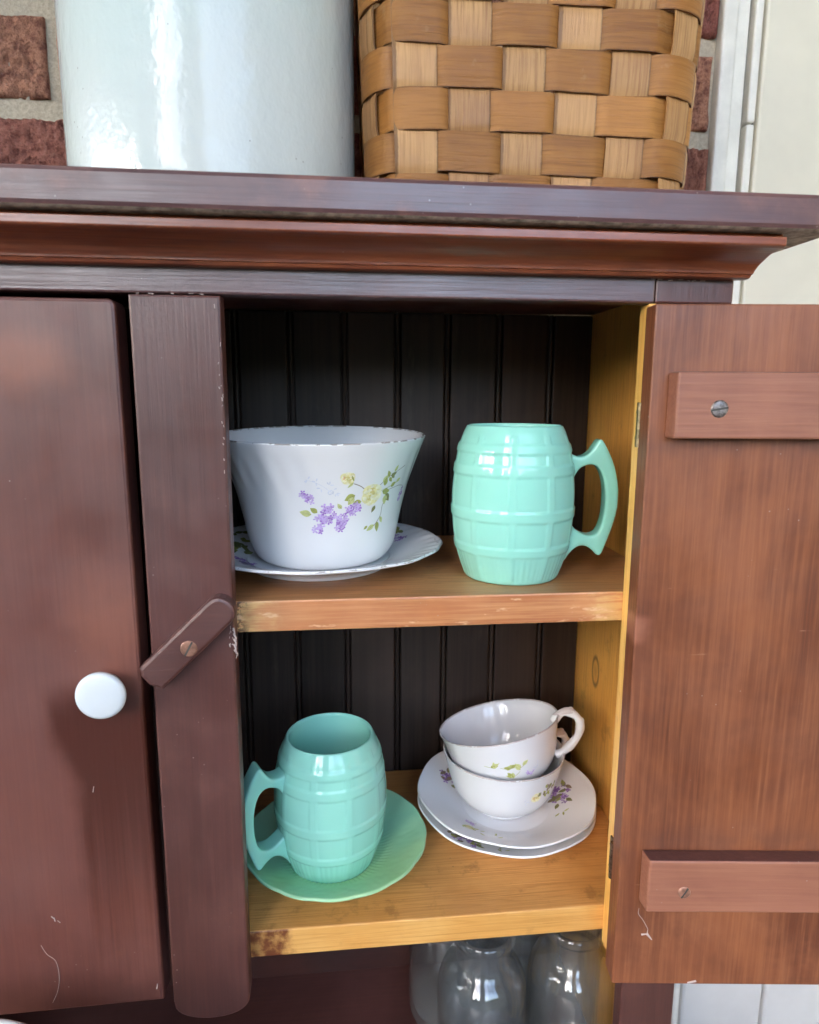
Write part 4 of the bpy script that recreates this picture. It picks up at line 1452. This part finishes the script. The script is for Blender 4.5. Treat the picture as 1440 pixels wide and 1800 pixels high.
CP = catmull([(r * 1.10, z * 1.04) for r, z in [(.0215, 0), (.0232, .0010), (.0230, .0035), (.0270, .0058), (.0340, .0110), (.0395, .0190), (.0430, .0290), (.0455, .0400), (.0480, .0505), (.0486, .0520)]], 5)
csurf = Surf(CP, 0.00022)
tc = thing('teacup', (0.2095, 0.1215, Z2 + 0.0164), 'lower white porcelain teacup with yellow rose, standing on the upper saucer', 'teacup', 'stacked teacups', rz=R(20))
bm = bmesh.new()
pr = [(0, 0.0022), (0.020, 0.0020)] + CP + [(0.0530, 0.0546), (0.0524, 0.0545), (0.0518, 0.0530)] + [(max(0.004, r - 0.0020), z) for r, z in reversed(CP[17:-6])] + [(0.022, 0.0062), (0, 0.0055)]
lathe(bm, pr, 160)
mk('cup_body', bm, M['cup'], tc, (0, 0, 0), True)
bm = bmesh.new()
hp = catmull([(.0415 + (x - .0415) * 1.22 + .0030, .0335 + (z - .0335) * 1.18 + .001) for x, z in [(0.0435, 0.0440), (0.0490, 0.0490), (0.0545, 0.0505), (0.0600, 0.0470), (0.0625, 0.0400), (0.0595, 0.0320), (0.0540, 0.0260), (0.0475, 0.0215), (0.0410, 0.0190)]], 6)
rad = [0.0038 + 0.0004 * math.sin(i * 0.55) for i in range(len(hp))]
tube(bm, [(x, 0, z) for x, z in hp], rad, 12)
for (x, z, dx, dz) in ((0.0570, 0.0500, 0.0020, 0.0040), (0.0622, 0.0420, 0.0044, 0.0012)):
    x, z = .0415 + (x - .0415) * 1.22 + .0030, .0335 + (z - .0335) * 1.18 + .001
    tube(bm, [(x, 0, z), (x + dx * .5, 0, z + dz * .5), (x + dx, 0, z + dz)], [0.0036, 0.0030, 0.0016], 10)
organic('handle', bm, M['cup'], tc, 0.0007, 8, 0.5)
tc2 = copy_thing(tc, (0.2155, 0.1190, Z2 + 0.0405), R(0), 'upper white porcelain teacup tilted and nested inside the lower cup')
tc2.rotation_euler = (R(-6.0), R(-12.5), R(-14))


def cup_print(parent, seed, items):
    P = Print(csurf)
    rp = random.Random(seed)
    for th, z, kind in items:
        a = csurf.arc_z(z)
        if kind == 'rose':
            P.rose(th, a, .0052, rp, rp.uniform(0, 6))
        elif kind == 'lilac':
            P.cluster(th, a, .004, .002, 5, 0.0034, rp, 0, ('lilac', 'violet'))
        elif kind == 'grey':
            for k in range(6):
                P.leaf(th + rp.uniform(-.09, .09), a + rp.uniform(-.004, .004), rp.uniform(0, 6), .005, .0028, rp.choice(('leaf_dark', 'stem', 'leaf')))
        elif kind == 'ghost':
            for k in range(4):
                P.petal(th + rp.uniform(-.06, .06), a + rp.uniform(-.003, .003), rp.uniform(0, 6), .003, .001, 'ghost')
        else:
            for k in range(3):
                P.leaf(th + rp.uniform(-.05, .05), a + rp.uniform(-.002, .002), rp.uniform(0, 3), .0065, .0034, rp.choice(('leaf_pale', 'leaf')))
            P.stem([(th - .15, a + .002), (th, a), (th + .12, a + .004)], .0004, 'leaf')
    P.done(parent)


q = tc.rotation_euler.z
cup_print(tc, 31, ((-1.20 - q, .0335, 'rose'), (-0.95 - q, .0420, 'grey'), (-0.85 - q, .0360, 'grey'), (-1.38 - q, .0310, 'ghost'), (-1.05 - q, .036, 'grey')))
q = R(-14)
cup_print(tc2, 32, ((-1.68 - q, .0310, 'leaf'), (-1.48 - q, .0300, 'leaf'), (-1.62 - q, .0230, 'leaf'), (-1.30 - q, .0225, 'lilac'), (-1.95 - q, .0340, 'leaf'), (-1.20 - q, .0260, 'ghost')))

# ------------------------------------------------------------------ glass jars on the counter
def bottle_bm():
    bm = bmesh.new()
    D = -0.0490
    outp = catmull([(0.030, 0.0), (0.0370, 0.0012), (0.0396, 0.0050), (0.0402, 0.0200), (0.0402, 0.0500), (0.0400, 0.1420 + D), (0.0380, 0.1560 + D), (0.0335, 0.1660 + D), (0.0280, 0.1720 + D), (0.0252, 0.1770 + D), (0.0246, 0.1830 + D), (0.0246, 0.1930 + D), (0.0250, 0.1945 + D), (0.0282, 0.1960 + D), (0.0290, 0.1985 + D), (0.0286, 0.2020 + D), (0.0272, 0.2042 + D), (0.0252, 0.2046 + D)], 4)
    inn = catmull([(0.0236, 0.2030 + D), (0.0222, 0.1980 + D), (0.0220, 0.1840 + D), (0.0226, 0.1770 + D), (0.0256, 0.1700 + D), (0.0308, 0.1632 + D), (0.0350, 0.1540 + D), (0.0370, 0.1400 + D), (0.0374, 0.0500), (0.0374, 0.0200), (0.0360, 0.0090), (0.030, 0.0062)], 4)
    pr = [(0, 0.0020), (0.024, 0.0016)] + outp + inn + [(0, 0.0070)]
    lathe(bm, pr, 96, lambda t, r, z, i: (r * (1 + 0.006 * mnoise.noise(Vector((math.cos(t), math.sin(t), z * 22)))), z))
    return bm


jl = ['clear glass jar on the left under the lower shelf', 'clear glass jar on the right beside the open door', 'clear glass jar behind the left jar, half hidden', 'clear glass jar behind and between the two front jars']
b1 = thing('glass_jar', (0.1900, 0.097, COUNTER + 0.0004), jl[0], 'jar', 'glass jars under the lower shelf')
mk('jar_body', bottle_bm(), M['glass'], b1, (0, 0, 0), True)
copy_thing(b1, (0.2735, 0.097, COUNTER + 0.0004), R(70), jl[1])
copy_thing(b1, (0.1720, 0.1690, COUNTER + 0.0004), R(150), jl[2])
copy_thing(b1, (0.2450, 0.1680, COUNTER + 0.0004), R(230), jl[3])

# ------------------------------------------------------------------ enamel pail in front, only its rim reaches into the picture
pail = thing('enamel_pail', (-0.165, -0.150, COUNTER + 0.0004), 'white enamel pail whose rim shows at the lower left below the closed door', 'pail')
bm = bmesh.new()
zr = -0.2264 - COUNTER
pr = [(0, 0.001), (0.080, 0.001), (0.084, 0.004), (0.104, zr - 0.004)] + [(0.1065 + 0.0034 * math.cos(R(a)), zr + 0.0034 * math.sin(R(a))) for a in range(-150, 181, 30)] + [(0.1022, zr - 0.006), (0.0825, 0.006), (0.079, 0.0035), (0, 0.0035)]
lathe(bm, pr, 96)
mk('pail_body', bm, M['enamel'], pail, (0, 0, 0), True)

# ------------------------------------------------------------------ unseen porch, added to shape the light: windows behind and left of the viewer, roof, side wall
PW, PT = -2.30, 2.44
porch = thing('added_porch_wall', (0.0, PW, FLOOR), 'added pale porch wall, out of view, its two wide windows shaping the light', 'wall')
PO = tuple(-Vector(porch.location))
WZ0, WZ1 = -0.10, 2.34
WINS = [(-1.50, -0.62), (-0.02, 1.55)]  # openings set for glaze reflections, piers placed to block the sun lamp
edges_ = [-2.6] + [q for w in WINS for q in w] + [2.6]
for k in range(0, len(edges_), 2):
    boxobj('wall_panel', (edges_[k], edges_[k + 1], PW - 0.06, PW, FLOOR, PT), M['post'], porch, 0.004, PO)
for a, b_ in WINS:
    boxobj('wall_panel', (a + 0.001, b_ - 0.001, PW - 0.058, PW - 0.002, FLOOR, WZ0), M['post'], porch, 0.004, PO)
    boxobj('wall_panel', (a + 0.001, b_ - 0.001, PW - 0.058, PW - 0.002, WZ1, PT), M['post'], porch, 0.004, PO)
    n = 3
    for q in range(1, n):
        x = a + (b_ - a) * q / n
        boxobj('mullion', (x - 0.028, x + 0.028, PW - 0.05, PW - 0.01, WZ0, WZ1), M['post'], porch, 0.004, PO)
    for z in (1.12, 1.72):
        boxobj('transom', (a + 0.002, b_ - 0.002, PW - 0.047, PW - 0.013, z, z + 0.07), M['post'], porch, 0.004, PO)
lwall = thing('added_side_wall', (-2.6, -1.0, FLOOR), 'added porch side wall, out of view on the left, open bays under a sun-blocking header', 'wall')
LO = tuple(-Vector(lwall.location))
for d in ((PW, -2.05, FLOOR, PT), (-2.049, 0.34, FLOOR, -0.60), (-2.049, 0.34, 1.15, PT)):  # upper panel is a header added to keep the sun out
    boxobj('wall_panel', (-2.66, -2.60, *d), M['post'], lwall, 0.004, LO)
for y in (-1.42, -0.72):
    boxobj('post', (-2.66, -2.60, y - 0.05, y + 0.05, -0.599, 1.149), M['post'], lwall, 0.004, LO)
roof = thing('added_porch_roof', (0.1, -1.0, PT), 'added boarded porch roof, out of view, shading the cupboard', 'roof')
RO = tuple(-Vector(roof.location))  # added roof cuts off the high sky so the cupboard stands in shade
for k in range(17):
    boxobj('roof_board', (-2.72 + 0.32 * k, -2.72 + 0.32 * k + 0.319, -2.45, 0.36, PT + 0.001, PT + 0.03), M['post'], roof, 0.002, RO)
side = thing('added_side_wall', (2.6, -1.2, FLOOR), 'added plain boarded wall, out of view, closing the right side of the porch', 'wall')
SO = tuple(-Vector(side.location))  # added wall keeps light out from the right
for k in range(12):
    boxobj('wall_board', (2.601, 2.63, PW, 0.34, FLOOR + 0.304 * k, FLOOR + 0.304 * k + 0.3035), M['cream'], side, 0.002, SO)
back = thing('house_wall', (0.0, 0.35, FLOOR), 'plain house wall behind the brick and the trim', 'wall')
boxobj('wall_panel', (-2.66, 2.63, 0.345, 0.40, FLOOR, PT), M['post'], back, 0.004, tuple(-Vector(back.location)))
bm = bmesh.new()
rt = random.Random(2)
for k in range(46):
    a = R(-95 + 190 * k / 45) - PI / 2
    d = 11 + rt.uniform(-1.5, 1.5)
    g = bmesh.ops.create_icosphere(bm, subdivisions=3, radius=1.0)
    hh = rt.uniform(1.3, 2.1)
    for v in g['verts']:
        n_ = mnoise.noise(v.co * 2.3 + Vector((k * 7, 0, 0)))
        v.co = Vector((v.co.x * 1.1, v.co.y * 1.1, v.co.z * hh)) * (1 + .3 * n_) + Vector((d * math.cos(a), d * math.sin(a), FLOOR + 1.2))
hedge = mk('hedge', bm, simple('hedge_leaves', (0.07, 0.10, 0.04), 0.8, scale=9, var=0.5), None)  # unseen hedge added to darken the low sky in reflections
hedge['kind'] = 'stuff'
hedge['label'] = 'dark green hedge added beyond the porch, out of view'; hedge['category'] = 'hedge'
